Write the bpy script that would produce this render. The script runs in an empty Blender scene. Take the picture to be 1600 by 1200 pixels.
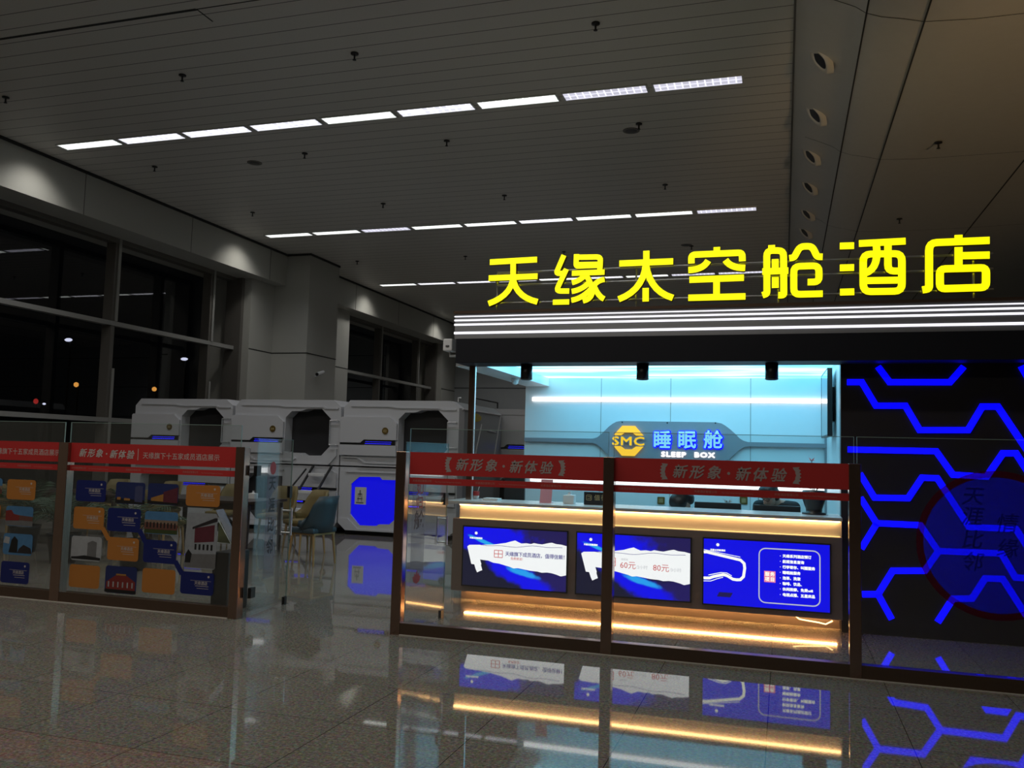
import bpy, bmesh, math, random
from mathutils import Vector, Matrix, noise
random.seed(7)
PI = math.pi
SC = bpy.context.scene
COL = SC.collection

# ------------------------------------------------------------------ camera
F_PX, YAW, PITCH, ROLL, EYE = 1353.0, -0.305044, 0.0792158, 0.0265459, 1.5
cy, sy, cp, sp, cr, sr = (math.cos(YAW), math.sin(YAW), math.cos(PITCH), math.sin(PITCH), math.cos(ROLL), math.sin(ROLL))
FW = Vector((sy*cp, cy*cp, sp)); RT = Vector((cy, -sy, 0)); UP = RT.cross(FW)
CR = cr*RT + sr*UP; CU = -sr*RT + cr*UP
CAM = Vector((0, 0, EYE))
cd = bpy.data.cameras.new('camera'); cam = bpy.data.objects.new('camera', cd); COL.objects.link(cam)
cam.matrix_world = Matrix(((CR.x, CU.x, -FW.x, CAM.x), (CR.y, CU.y, -FW.y, CAM.y), (CR.z, CU.z, -FW.z, CAM.z), (0, 0, 0, 1)))
cd.sensor_width = 36.0; cd.lens = F_PX/1600*36.0; cd.clip_start = 0.05; cd.clip_end = 500
SC.camera = cam

def ray(px, py): return CR*((px-800)/F_PX) - CU*((py-600)/F_PX) + FW
def atY(px, py, Y): d = ray(px, py); return CAM + d*(Y/d.y)          # the point of the plane y = Y a pixel of the photograph shows
def atZ(px, py, Z): d = ray(px, py); return CAM + d*((Z-EYE)/d.z)
def atX(px, py, X): d = ray(px, py); return CAM + d*(X/d.x)

# ------------------------------------------------------------------ world, exposure, large lights
w = bpy.data.worlds.new('night'); SC.world = w; w.use_nodes = True
w.node_tree.nodes['Background'].inputs[0].default_value = (0.010, 0.011, 0.013, 1)
w.node_tree.nodes['Background'].inputs[1].default_value = 0.25
SC.view_settings.view_transform = 'Standard'; SC.view_settings.look = 'None'
SC.view_settings.exposure = 0.0; SC.view_settings.gamma = 1.0; SC.view_settings.use_curve_mapping = False
SC.cycles.use_denoising = True
SC.cycles.max_bounces = 10; SC.cycles.transparent_max_bounces = 24; SC.cycles.sample_clamp_indirect = 6.0
SC.cycles.caustics_reflective = False; SC.cycles.caustics_refractive = False

def area(name, loc, size, energy, col, rot=(0, 0, 0)):
    l = bpy.data.lights.new(name, 'AREA'); l.shape = 'RECTANGLE'; l.size, l.size_y = size; l.energy = energy; l.color = col
    o = bpy.data.objects.new(name, l); o.location = loc; o.rotation_euler = rot; COL.objects.link(o); return o
def spot(name, loc, target, energy, col, ang, blend=0.5, r=0.04):
    l = bpy.data.lights.new(name, 'SPOT'); l.energy = energy; l.color = col; l.spot_size = math.radians(ang); l.spot_blend = blend; l.shadow_soft_size = r
    o = bpy.data.objects.new(name, l); o.location = loc
    o.rotation_euler = (Vector(target)-Vector(loc)).to_track_quat('-Z', 'Y').to_euler(); COL.objects.link(o); return o
area('lamp_row_overhead', (-6.1, 5.4, 6.44), (11.2, .24), 185, (1.0, .95, .87))
area('lamp_row_behind', (-4.1, -0.8, 6.44), (9.0, .24), 125, (1.0, .92, .78))
for yy in (11.42, 17.6, 23.7, 29.9):                                        # louvred rows: the louvres cut the light off sideways
    area('lamp_row', (-6.14, yy, 6.47), (11.2, .22), 58, (.97, .98, 1.0)).data.spread = math.radians(122)
for yy in (11.4, 17.3, 23.9, 29.6):                                   # recessed wall washers along the window soffit
    spot('wall_washer', (-11.62, yy, 6.47), (-12.22, yy, 5.2), 62, (1.0, .96, .88), 104, .9, .15)
spot('shop_uplight', (6.0, 2.0, 2.2), (4.1, 8.9, 6.0), 1000, (1.0, .68, .36), 42, .5, .4)

# ------------------------------------------------------------------ materials
MATS = {}
def mat(name, col, rough=.5, metal=0., bump=0., scale=40., vary=.06, emit=None, es=0., coat=0., spec=.5):
    m = bpy.data.materials.new(name); m.use_nodes = True; nt = m.node_tree; b = nt.nodes['Principled BSDF']
    b.inputs['Roughness'].default_value = rough; b.inputs['Metallic'].default_value = metal
    b.inputs['Specular IOR Level'].default_value = spec
    if coat: b.inputs['Coat Weight'].default_value = coat; b.inputs['Coat Roughness'].default_value = .06
    tc = nt.nodes.new('ShaderNodeTexCoord'); n = nt.nodes.new('ShaderNodeTexNoise'); n.inputs['Scale'].default_value = scale; n.inputs['Detail'].default_value = 4
    nt.links.new(tc.outputs['Object'], n.inputs['Vector'])
    mx = nt.nodes.new('ShaderNodeMix'); mx.data_type = 'RGBA'
    mx.inputs[6].default_value = (*[c*(1-vary) for c in col], 1); mx.inputs[7].default_value = (*[min(1, c*(1+vary)) for c in col], 1)
    nt.links.new(n.outputs['Fac'], mx.inputs[0]); nt.links.new(mx.outputs[2], b.inputs['Base Color'])
    if bump:
        bp = nt.nodes.new('ShaderNodeBump'); bp.inputs['Strength'].default_value = bump; bp.inputs['Distance'].default_value = .01
        nt.links.new(n.outputs['Fac'], bp.inputs['Height']); nt.links.new(bp.outputs[0], b.inputs['Normal'])
    if emit:
        b.inputs['Emission Color'].default_value = (*emit, 1); b.inputs['Emission Strength'].default_value = es
    MATS[name] = m; return m
def nodes(m): return m.node_tree.nodes, m.node_tree.links, m.node_tree.nodes['Principled BSDF']

WALL = mat('wall_paint', (.47, .47, .435), .55, 0, .05, 60, .03)
REARW = mat('dark_hall_wall', (.10, .10, .10), .6, 0, 0, 20, .05)
WALL2 = mat('wall_panel_grey', (.42, .44, .45), .45, 0, .03, 30, .03)
SEAM = mat('dark_seam', (.03, .03, .03), .8)
FRAME = mat('window_frame_grey', (.16, .15, .135), .45, .2)
FRAME_L = mat('window_frame_light', (.36, .36, .345), .4, .2)
WHITE = mat('white_plastic', (.72, .73, .74), .4)
BLACK = mat('black_plastic', (.012, .012, .013), .35)
BLACKM = mat('black_panel_matte', (.006, .007, .012), .55, spec=.3)
CHROME = mat('chrome', (.82, .82, .84), .28, .75)
BRONZE = mat('bronze_steel', (.30, .20, .155), .16, .88, .02, 90, .08)
BRONZE_D = mat('bronze_dark_steel', (.13, .085, .06), .30, .6, .02, 90, .08)
RED = mat('red_film', (.55, .03, .03), .45, 0, 0, 20, .03)
LETTER_G = mat('silver_grey_lettering', (.42, .36, .35), .5)
LETTER_W = mat('white_lettering', (.62, .57, .55), .5)
LETTER_P = mat('pale_red_lettering', (.55, .25, .22), .5)
INK = mat('black_ink', (.01, .01, .012), .5)
SEAL = mat('red_ink', (.42, .03, .03), .5)
CAULK = mat('white_sealant', (.55, .53, .48), .6)
STONE = mat('white_stone_top', (.60, .60, .60), .22, 0, 0, 12, .06)
SILVER = mat('brushed_silver', (.42, .43, .46), .35, .75, .02, 120)
PODW = mat('pod_white_shell', (.56, .57, .60), .34, 0, .01, 60, .03)
PODG = mat('pod_grey_side', (.30, .33, .35), .35, 0, 0, 20, .03)
PODD = mat('pod_dark_interior', (.03, .03, .033), .3)
GOLD = mat('gold_badge', (.20, .13, .03), .35, .5)
GOLDL = mat('gold_badge_digits', (.62, .50, .25), .4, .3)
TEAL = mat('teal_leather', (.042, .066, .082), .42, 0, .08, 120)
KHAKI = mat('khaki_fabric', (.17, .13, .05), .7, 0, .1, 200)
OAK = mat('golden_wood_leg', (.36, .23, .10), .4, 0, 0, 60, .15)
WALNUT = mat('dark_walnut', (.035, .022, .018), .28, 0, 0, 14, .3)
LEAF = mat('palm_leaf', (.012, .042, .016), .6, 0, 0, 10, .3)
STEM = mat('palm_stem', (.08, .07, .03), .6)
SOIL = mat('soil', (.03, .02, .015), .9, 0, .4, 60)
SKIN = mat('skin', (.50, .30, .22), .5, 0, .03, 80)
HAIR = mat('black_hair', (.008, .008, .009), .4, 0, .3, 140)
SHIRT = mat('black_shirt', (.012, .013, .016), .75, 0, .15, 60)
CARD_O = mat('orange_card', (.50, .19, .035), .45, 0, 0, 20, .03)
CARD_B = mat('blue_card', (.005, .013, .14), .4, 0, 0, 20, .03)
CARD_T = mat('card_lettering', (.55, .50, .48), .5)
PINK = mat('pink_paper', (.55, .25, .30), .6)
PAPER = mat('white_paper', (.65, .66, .66), .7)
OUT = mat('night_ground', (.012, .012, .013), .9)
def emis(name, col, s): return mat(name, (.02, .02, .02), .5, emit=col, es=s)
E_YEL = emis('yellow_sign_face', (1.0, .93, .0), 1.35)
YEL_SIDE = mat('sign_letter_side', (.25, .17, .01), .5)
E_BLUE = emis('blue_led', (.0, .0, 1.0), 3.0)
E_BLUEDOT = emis('blue_led_dots', (.02, .02, 1.0), 2.2)
E_BLUEPANEL = emis('blue_lit_panel', (.0, .0, .62), 1.0)
E_WARM = emis('warm_led', (1.0, .53, .20), 13.0)
E_WARMLOW = emis('warm_led_floor', (1.0, .50, .16), 42.0)
E_WHITE = emis('white_led_bar', (.95, .98, 1.0), 2.4)
E_LINE = emis('white_led_line', (.95, .93, 1.0), 1.4)
E_LED_GOLD = emis('yellow_logo_face', (1.0, .60, .02), 1.15)
E_CYANW = emis('cyan_white_letter_face', (.24, .74, 1.0), 1.05)
E_WLET = emis('white_letter_face', (1.0, .96, 1.0), 1.5)
E_SW = emis('screen_white', (1.0, .99, 1.0), 1.12)
E_SB = emis('screen_blue', (.0, .0, .92), 1.0)
E_SD = emis('screen_dark_blue', (.006, .007, .03), 1.0)
E_SV = emis('screen_violet', (.012, .007, .09), 1.0)
E_SC = emis('screen_cyan', (.02, .42, 1.0), 1.0)
E_SR = emis('screen_red', (.68, .08, .08), 1.0)
E_SP = emis('screen_pink', (1.0, .25, .42), 1.0)
E_SN = emis('screen_navy_text', (.06, .05, .30), 1.0)
E_SG = emis('screen_grey_text', (.62, .62, .66), 1.0)
E_SY = emis('screen_text_white', (1.0, 1.0, .86), 1.3)
E_SDOT = emis('status_dot', (.3, .3, 1.0), 1.5)
E_DL = emis('downlight_face', (1.0, .97, .9), 3.0)
E_FLOOD = emis('flood_light', (.80, .80, 1.0), 5.0)
E_SODIUM = emis('sodium_light', (1.0, .42, .08), 4.0)
E_REDL = emis('red_beacon', (1.0, .06, .05), 1.5)
PHOTO = {n: mat('print_'+n, [x*.72 for x in c], .45, 0, 0, 25, .2) for n, c in dict(
    night=(.02, .035, .17), sky=(.10, .28, .55), pale=(.42, .45, .50), brick=(.20, .08, .06), roof=(.03, .025, .03), maroon=(.16, .03, .05), grass=(.06, .09, .025),
    dark=(.012, .012, .014), glow=(.55, .26, .06), tower=(.08, .09, .22), grey=(.22, .22, .23), white=(.52, .54, .58), redglow=(.30, .035, .03), tan=(.34, .24, .18), lawn=(.09, .11, .05)).items()}

def glass(name, tint, f0=.045):
    m = bpy.data.materials.new(name); m.use_nodes = True; nt = m.node_tree; nt.nodes.clear()
    out = nt.nodes.new('ShaderNodeOutputMaterial'); mx = nt.nodes.new('ShaderNodeMixShader'); tr = nt.nodes.new('ShaderNodeBsdfTransparent'); gl = nt.nodes.new('ShaderNodeBsdfGlossy')
    lw = nt.nodes.new('ShaderNodeLayerWeight'); lw.inputs['Blend'].default_value = .5
    pw = nt.nodes.new('ShaderNodeMath'); pw.operation = 'POWER'; pw.inputs[1].default_value = 5
    ma = nt.nodes.new('ShaderNodeMath'); ma.operation = 'MULTIPLY_ADD'; ma.inputs[1].default_value = .9; ma.inputs[2].default_value = f0
    nt.links.new(lw.outputs['Facing'], pw.inputs[0]); nt.links.new(pw.outputs[0], ma.inputs[0]); nt.links.new(ma.outputs[0], mx.inputs[0])
    tr.inputs[0].default_value = (*tint, 1); gl.inputs[0].default_value = (1, 1, 1, 1); gl.inputs['Roughness'].default_value = 0.0
    nt.links.new(tr.outputs[0], mx.inputs[1]); nt.links.new(gl.outputs[0], mx.inputs[2]); nt.links.new(mx.outputs[0], out.inputs[0]); return m
GLASS = glass('barrier_glass', (.95, .97, .965), .07)
GLASSW = glass('window_glass', (.42, .43, .44), .075)
EDGE = mat('glass_edge', (.30, .42, .38), .25)
def film(name, col, opac, dif=.35):
    m = bpy.data.materials.new(name); m.use_nodes = True; nt = m.node_tree; nt.nodes.clear()
    out = nt.nodes.new('ShaderNodeOutputMaterial'); mx = nt.nodes.new('ShaderNodeMixShader'); tr = nt.nodes.new('ShaderNodeBsdfTransparent'); tl = nt.nodes.new('ShaderNodeBsdfTranslucent')
    df = nt.nodes.new('ShaderNodeBsdfDiffuse'); m2 = nt.nodes.new('ShaderNodeMixShader'); m2.inputs[0].default_value = dif
    n = nt.nodes.new('ShaderNodeTexNoise'); n.inputs['Scale'].default_value = 30
    mr = nt.nodes.new('ShaderNodeMapRange'); mr.inputs[3].default_value = opac*.9; mr.inputs[4].default_value = min(1, opac*1.1)
    nt.links.new(n.outputs['Fac'], mr.inputs[0]); nt.links.new(mr.outputs[0], mx.inputs[0])
    tl.inputs[0].default_value = (*col, 1); df.inputs[0].default_value = (*col, 1)
    nt.links.new(tl.outputs[0], m2.inputs[1]); nt.links.new(df.outputs[0], m2.inputs[2]); nt.links.new(tr.outputs[0], mx.inputs[1]); nt.links.new(m2.outputs[0], mx.inputs[2]); nt.links.new(mx.outputs[0], out.inputs[0]); return m
FROST = film('frosted_film', (.50, .50, .68), .20, .15)
FROSTD = film('frosted_disc_film', (.045, .035, .50), .5, .05)
REDRING = film('dark_red_ring_film', (.16, .01, .015), .62)
INKF = film('thin_black_ink_film', (.01, .01, .012), .6)

# polished granite floor with tile joints
FLOOR = mat('polished_granite', (.2, .19, .17), .03)
N, L, B = nodes(FLOOR)
for n in list(N):
    if n.type in ('MIX', 'TEX_NOISE'): N.remove(n)
tc = [n for n in N if n.type == 'TEX_COORD'][0]
n1 = N.new('ShaderNodeTexNoise'); n1.inputs['Scale'].default_value = 55; n1.inputs['Detail'].default_value = 8; n1.inputs['Roughness'].default_value = .8
n2 = N.new('ShaderNodeTexVoronoi'); n2.inputs['Scale'].default_value = 70
rp = N.new('ShaderNodeValToRGB'); e = rp.color_ramp.elements
e[0].position = .32; e[0].color = (.07, .064, .055, 1); e[1].position = .66; e[1].color = (.46, .425, .365, 1)
rp.color_ramp.elements.new(.5).color = (.25, .232, .20, 1)
mx = N.new('ShaderNodeMix'); mx.data_type = 'RGBA'; mx.blend_type = 'MULTIPLY'; mx.inputs[0].default_value = .35
br = N.new('ShaderNodeTexBrick'); br.offset = 0; br.inputs['Scale'].default_value = 1.0; br.inputs['Mortar Size'].default_value = .0022; br.inputs['Mortar Smooth'].default_value = .0
br.inputs['Brick Width'].default_value = .742; br.inputs['Row Height'].default_value = .742
br.inputs['Color1'].default_value = (.94, .94, .94, 1); br.inputs['Color2'].default_value = (1, 1, 1, 1); br.inputs['Mortar'].default_value = (.12, .12, .12, 1)
mp = N.new('ShaderNodeMapping'); mp.inputs['Location'].default_value = (.085, -4.39+.742*8, 0)
m3 = N.new('ShaderNodeMix'); m3.data_type = 'RGBA'; m3.blend_type = 'MULTIPLY'; m3.inputs[0].default_value = 1
L.new(tc.outputs['Object'], n1.inputs['Vector']); L.new(tc.outputs['Object'], n2.inputs['Vector']); L.new(tc.outputs['Object'], mp.inputs['Vector']); L.new(mp.outputs[0], br.inputs['Vector'])
L.new(n1.outputs['Fac'], rp.inputs[0]); L.new(rp.outputs[0], mx.inputs[6]); L.new(n2.outputs['Color'], mx.inputs[7]); L.new(mx.outputs[2], m3.inputs[6]); L.new(br.outputs['Color'], m3.inputs[7]); L.new(m3.outputs[2], B.inputs['Base Color'])
# plank ceiling: seams every 0.3 m
CEIL = mat('plank_ceiling', (.66, .64, .60), .5)
N, L, B = nodes(CEIL)
tc = [n for n in N if n.type == 'TEX_COORD'][0]; sx = N.new('ShaderNodeSeparateXYZ'); L.new(tc.outputs['Object'], sx.inputs[0])
a1 = N.new('ShaderNodeMath'); a1.operation = 'ADD'; a1.inputs[1].default_value = 30.02
d1 = N.new('ShaderNodeMath'); d1.operation = 'DIVIDE'; d1.inputs[1].default_value = .296
f1 = N.new('ShaderNodeMath'); f1.operation = 'FRACT'; c1 = N.new('ShaderNodeMath'); c1.operation = 'LESS_THAN'; c1.inputs[1].default_value = .05
L.new(sx.outputs['Y'], a1.inputs[0]); L.new(a1.outputs[0], d1.inputs[0]); L.new(d1.outputs[0], f1.inputs[0]); L.new(f1.outputs[0], c1.inputs[0])
old = B.inputs['Base Color'].links[0].from_socket; mz = N.new('ShaderNodeMix'); mz.data_type = 'RGBA'; mz.inputs[7].default_value = (.16, .155, .15, 1)
L.new(c1.outputs[0], mz.inputs[0]); L.new(old, mz.inputs[6]); L.new(mz.outputs[2], B.inputs['Base Color'])
BULK = mat('curved_metal_panel', (.66, .63, .57), .25, .1, 0, 8, .04)
# ceiling light louvre: bright cells between brighter crossing blades
def louvre(name, c, s):
    m = emis(name, c, s); N, L, B = nodes(m)
    tc = [n for n in N if n.type == 'TEX_COORD'][0]; br = N.new('ShaderNodeTexBrick'); br.offset = 0
    br.inputs['Scale'].default_value = 1; br.inputs['Brick Width'].default_value = .10; br.inputs['Row Height'].default_value = .11; br.inputs['Mortar Size'].default_value = .012; br.inputs['Mortar Smooth'].default_value = .4
    br.inputs['Color1'].default_value = (*[x*.48 for x in c], 1); br.inputs['Color2'].default_value = (*[x*.62 for x in c], 1); br.inputs['Mortar'].default_value = (*c, 1)
    L.new(tc.outputs['Object'], br.inputs['Vector']); L.new(br.outputs['Color'], B.inputs['Emission Color']); return m
LOUV = [louvre('louvre_cool', (.90, .90, 1.0), 1.9), louvre('louvre_warm', (.95, 1.0, .95), 2.1), louvre('louvre_violet', (.86, .85, 1.0), 1.3)]
# backlit sky-print ceiling of the booth
GLOW = emis('glowing_ceiling_print', (.22, .80, 1.0), 3.0)
N, L, B = nodes(GLOW); tc = [n for n in N if n.type == 'TEX_COORD'][0]
mp = N.new('ShaderNodeMapping'); mp.inputs['Scale'].default_value = (.55, 2.6, 1); nz = N.new('ShaderNodeTexNoise'); nz.inputs['Scale'].default_value = 1.3; nz.inputs['Detail'].default_value = 3
rp = N.new('ShaderNodeValToRGB'); e = rp.color_ramp.elements; e[0].position = .40; e[0].color = (.10, .56, .92, 1); e[1].position = .64; e[1].color = (.42, .90, 1.0, 1)
L.new(tc.outputs['Object'], mp.inputs[0]); L.new(mp.outputs[0], nz.inputs['Vector']); L.new(nz.outputs['Fac'], rp.inputs[0]); L.new(rp.outputs[0], B.inputs['Emission Color'])
BOOTHW = mat('booth_white_panel', (.74, .77, .79), .32, 0, 0, 10, .02)
HEXP = mat('dark_booth_panel', (.030, .026, .026), .33, 0, .02, 90, .1)
PANELW = mat('cream_front_panel', (.82, .77, .72), .45, 0, 0, 30, .04)
BROWNBOX = mat('brown_counter_steel', (.31, .235, .205), .32, .4, .02, 90, .08)
SIGNGREY = mat('slate_sign_board', (.30, .28, .31), .4, 0, 0, 30, .04)

# ------------------------------------------------------------------ mesh builder
class MB:
    def __init__(s): s.v = []; s.f = []; s.m = []; s.mats = []; s.sm = []
    def mi(s, m):
        if m not in s.mats: s.mats.append(m)
        return s.mats.index(m)
    def add(s, vs, fs, m, smooth=False):
        b = len(s.v); s.v += [tuple(v) for v in vs]; k = s.mi(m)
        for f in fs: s.f.append(tuple(b+i for i in f)); s.m.append(k); s.sm.append(smooth)
        return s
    def box(s, a, b, m):
        (x0, y0, z0), (x1, y1, z1) = a, b
        return s.add([(x0, y0, z0), (x1, y0, z0), (x1, y1, z0), (x0, y1, z0), (x0, y0, z1), (x1, y0, z1), (x1, y1, z1), (x0, y1, z1)],
                     [(0, 3, 2, 1), (4, 5, 6, 7), (0, 1, 5, 4), (1, 2, 6, 5), (2, 3, 7, 6), (3, 0, 4, 7)], m)
    def bbox(s, a, b, m, r=.01):                                    # box with chamfered edges
        bm = bmesh.new(); bmesh.ops.create_cube(bm, size=1)
        for v in bm.verts: v.co = Vector([(a[i]+b[i])/2 + v.co[i]*(b[i]-a[i]) for i in range(3)])
        bmesh.ops.bevel(bm, geom=bm.edges[:], offset=r, segments=2, affect='EDGES', profile=.6); return s.bm(bm, m)
    def bm(s, bm, m, smooth=False):
        bm.verts.index_update(); s.add([v.co[:] for v in bm.verts], [[v.index for v in f.verts] for f in bm.faces], m, smooth); bm.free(); return s
    def tube(s, pts, r, m, n=8, cap=True, smooth=True):
        pts = [Vector(p) for p in pts]; R = r if isinstance(r, (list, tuple)) else [r]*len(pts); vs = []; fs = []; u = None
        for i, p in enumerate(pts):
            t = (pts[min(i+1, len(pts)-1)]-pts[max(i-1, 0)]).normalized()
            if u is None: u = t.orthogonal().normalized()
            u = (u - t*u.dot(t)).normalized(); q = t.cross(u)
            vs += [p + (u*math.cos(2*PI*k/n) + q*math.sin(2*PI*k/n))*R[i] for k in range(n)]
        for i in range(len(pts)-1):
            for k in range(n): fs.append((i*n+k, i*n+(k+1) % n, (i+1)*n+(k+1) % n, (i+1)*n+k))
        s.add(vs, fs, m, smooth)
        if cap: s.add(vs, [tuple(range(n-1, -1, -1)), tuple(range((len(pts)-1)*n, len(pts)*n))], m)
        return s
    def lathe(s, prof, c, m, n=20, smooth=True):
        vs = []; fs = []
        for (r, z) in prof: vs += [(c[0]+r*math.cos(2*PI*k/n), c[1]+r*math.sin(2*PI*k/n), c[2]+z) for k in range(n)]
        for i in range(len(prof)-1):
            for k in range(n): fs.append((i*n+k, i*n+(k+1) % n, (i+1)*n+(k+1) % n, (i+1)*n+k))
        return s.add(vs, fs, m, smooth)
    def prism(s, pts, y0, y1, m, holes=(), side=None):              # an outline in the x-z plane, extruded from y0 (front) to y1
        bm = bmesh.new(); loops = [pts]+list(holes); es = []; rings = []
        for lp in loops:
            vs = [bm.verts.new((p[0], y0, p[1])) for p in lp]; rings.append(vs); es += [bm.edges.new((vs[i], vs[(i+1) % len(vs)])) for i in range(len(vs))]
        r = bmesh.ops.triangle_fill(bm, use_beauty=True, use_dissolve=False, edges=es, normal=(0, -1, 0))
        front = [f for f in r['geom'] if isinstance(f, bmesh.types.BMFace)]
        bm.verts.index_update(); V = [v.co[:] for v in bm.verts]; nv = len(V)
        ff = []
        for f in front:
            ids = [v.index for v in f.verts]; ff.append(ids if f.normal.y < 0 else ids[::-1])
        bk = [[i+nv for i in f[::-1]] for f in ff]
        s.add(V+[(v[0], y1, v[2]) for v in V], ff+bk, m)
        sd = []
        for vs in rings:
            ids = [v.index for v in vs]
            for i in range(len(ids)):
                a, b = ids[i], ids[(i+1) % len(ids)]; sd.append((a, b, b+nv, a+nv))
        s.add(V+[(v[0], y1, v[2]) for v in V], sd, side or m); bm.free(); return s
    def stroke(s, pts, wd, y0, y1, m, side=None):                    # a bar of constant width along a polyline in x-z
        P = [Vector((p[0], p[1])) for p in pts]; Lf = []; Rt = []
        for i, p in enumerate(P):
            a = (p-P[i-1]).normalized() if i else None; b = (P[i+1]-p).normalized() if i < len(P)-1 else None
            a = a or b; b = b or a; t = (a+b); t = t.normalized() if t.length > 1e-6 else a
            nn = Vector((-t.y, t.x)); k = 1/max(.45, nn.dot(Vector((-a.y, a.x)))); Lf.append(p+nn*wd/2*k); Rt.append(p-nn*wd/2*k)
        n = len(P); vs = [(q.x, y0, q.y) for q in Lf]+[(q.x, y0, q.y) for q in Rt]; vs += [(v[0], y1, v[2]) for v in vs]
        ff = []; sd = []
        for i in range(n-1):
            ff += [(i, n+i, n+i+1, i+1), (2*n+i, 2*n+i+1, 3*n+i+1, 3*n+i)]
            sd += [(i, i+1, 2*n+i+1, 2*n+i), (n+i, 3*n+i, 3*n+i+1, n+i+1)]
        sd += [(0, 2*n, 3*n, n), (n-1, 2*n-1, 4*n-1, 3*n-1)]
        s.add(vs, ff, m); s.add(vs, sd, side or m); return s
    def text(s, st, o, size, m, right=(1, 0, 0), up=(0, 0, 1), bold=0., shear=0., align='C', sx=1., depth=0., track=1., fat=0., step=0.):
        if fat:
            for k in range(9):
                q = Vector(o)+Vector(right)*(fat*math.cos(k*PI/4) if k < 8 else 0)+Vector(up)*(fat*math.sin(k*PI/4) if k < 8 else 0)+Vector(right).cross(Vector(up))*step*k
                s.text(st, q, size, m, right, up, bold, shear, align, sx, depth, track)
            return s
        vs, fs = glyphs(st, bold, shear, depth, track); xs = [v[0] for v in vs]; x0 = 0 if align == 'L' else ((min(xs)+max(xs))/2 if align == 'C' else max(xs))
        o, r, u = Vector(o), Vector(right), Vector(up); nrm = r.cross(u)
        return s.add([o + r*((v[0]-x0)*size*sx) + u*((v[1]-.36)*size) + nrm*(v[2]*size) for v in vs], fs, m)
    def build(s, name, parent=None):
        me = bpy.data.meshes.new(name); me.from_pydata(s.v, [], s.f)
        for m in s.mats: me.materials.append(m)
        me.polygons.foreach_set('material_index', s.m); me.polygons.foreach_set('use_smooth', s.sm); me.update()
        ob = bpy.data.objects.new(name, me); COL.objects.link(ob)
        if parent:
            ob.parent = parent; ob.matrix_parent_inverse = parent.matrix_world.inverted()
        return ob
GC = {}
def glyphs(st, bold, shear, depth, track):
    k = (st, bold, shear, depth, track)
    if k not in GC:
        c = bpy.data.curves.new('t', 'FONT'); c.body = st; c.size = 1; c.offset = bold; c.shear = shear; c.extrude = depth; c.space_character = track; c.resolution_u = 2
        o = bpy.data.objects.new('t', c); COL.objects.link(o); bpy.context.view_layer.update()
        me = bpy.data.meshes.new_from_object(o.evaluated_get(bpy.context.evaluated_depsgraph_get()))
        GC[k] = ([v.co[:] for v in me.vertices], [tuple(p.vertices) for p in me.polygons])
        bpy.data.objects.remove(o); bpy.data.curves.remove(c); bpy.data.meshes.remove(me)
    return GC[k]
def rrect(x0, z0, x1, z1, r, n=4):
    out = []
    for cx_, cz_, a0 in ((x1-r, z1-r, 0), (x0+r, z1-r, 90), (x0+r, z0+r, 180), (x1-r, z0+r, 270)):
        out += [(cx_+r*math.cos(math.radians(a0+90*k/n)), cz_+r*math.sin(math.radians(a0+90*k/n))) for k in range(n+1)]
    return out
def disc(x, z, r, n=28): return [(x+r*math.cos(2*PI*k/n), z+r*math.sin(2*PI*k/n)) for k in range(n)]
def thing(name, label, cat, loc=(0, 0, 0), group=None):
    o = bpy.data.objects.new(name, None); o.empty_display_size = .1; o.location = loc; COL.objects.link(o); o['label'] = label; o['category'] = cat
    if group: o['group'] = group
    bpy.context.view_layer.update(); return o
def tag(o, label, cat, group=None):
    o['label'] = label; o['category'] = cat
    if group: o['group'] = group
    return o
def struct(o): o['kind'] = 'structure'; return o
def dup(root, loc, label, rz=0., group=None):
    r = root.copy(); COL.objects.link(r); r.location = loc; r.rotation_euler = (0, 0, rz); r['label'] = label
    if group: r['group'] = group
    for ch in list(root.children):
        c = ch.copy(); COL.objects.link(c); c.parent = r
        for g in list(ch.children):
            d = g.copy(); COL.objects.link(d); d.parent = c
    return r

# ------------------------------------------------------------------ hall shell
H = 6.5
struct(MB().box((-13.9, -8, -.1), (10, 32.6, 0), FLOOR).build('floor'))
m = MB().box((-12.36, -8, H), (.11, 32.6, H+.1), CEIL)
m.box((-12.36, 8.03, H-.004), (-6.47, 8.07, H), SEAM); m.box((-6.47, 8.04, H-.003), (.1, 8.055, H), SEAM); m.add([(-6.47, 8.05, H-.004), (-6.45, 8.05, H-.004), (-6.45, 8.34, H-.004), (-6.47, 8.34, H-.004)], [(0, 3, 2, 1)], SEAM); m.box((-12.36, -8, H-.05), (-12.33, 19.47, H), SEAM); m.box((-12.36, 21, H-.05), (-12.33, 32.6, H), SEAM); m.box((-12.36, 19.44, H-.05), (-11.68, 19.47, H), SEAM); m.box((-11.68, 19.44, H-.05), (-11.65, 21.0, H), SEAM)
struct(m.build('ceiling'))
struct(MB().box((-8+-6, -8.2, 0), (10, -8, 7), REARW).build('wall_rear'))
struct(MB().box((10, -8, 0), (10.2, 32.6, 7), REARW).build('wall_right'))
m = MB().box((-13.9, 32.6, 0), (10, 32.8, 7), WALL2)
for z in (1.35, 2.7, 4.05, 5.4): m.box((-12.7, 32.592, z-.012), (9.9, 32.6, z+.012), SEAM)
for x in (-12.0, -9.2, -6.4, -3.6): m.box((x-.01, 32.592, 0), (x+.01, 32.6, 6.5), SEAM)
struct(m.build('wall_back'))
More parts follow.
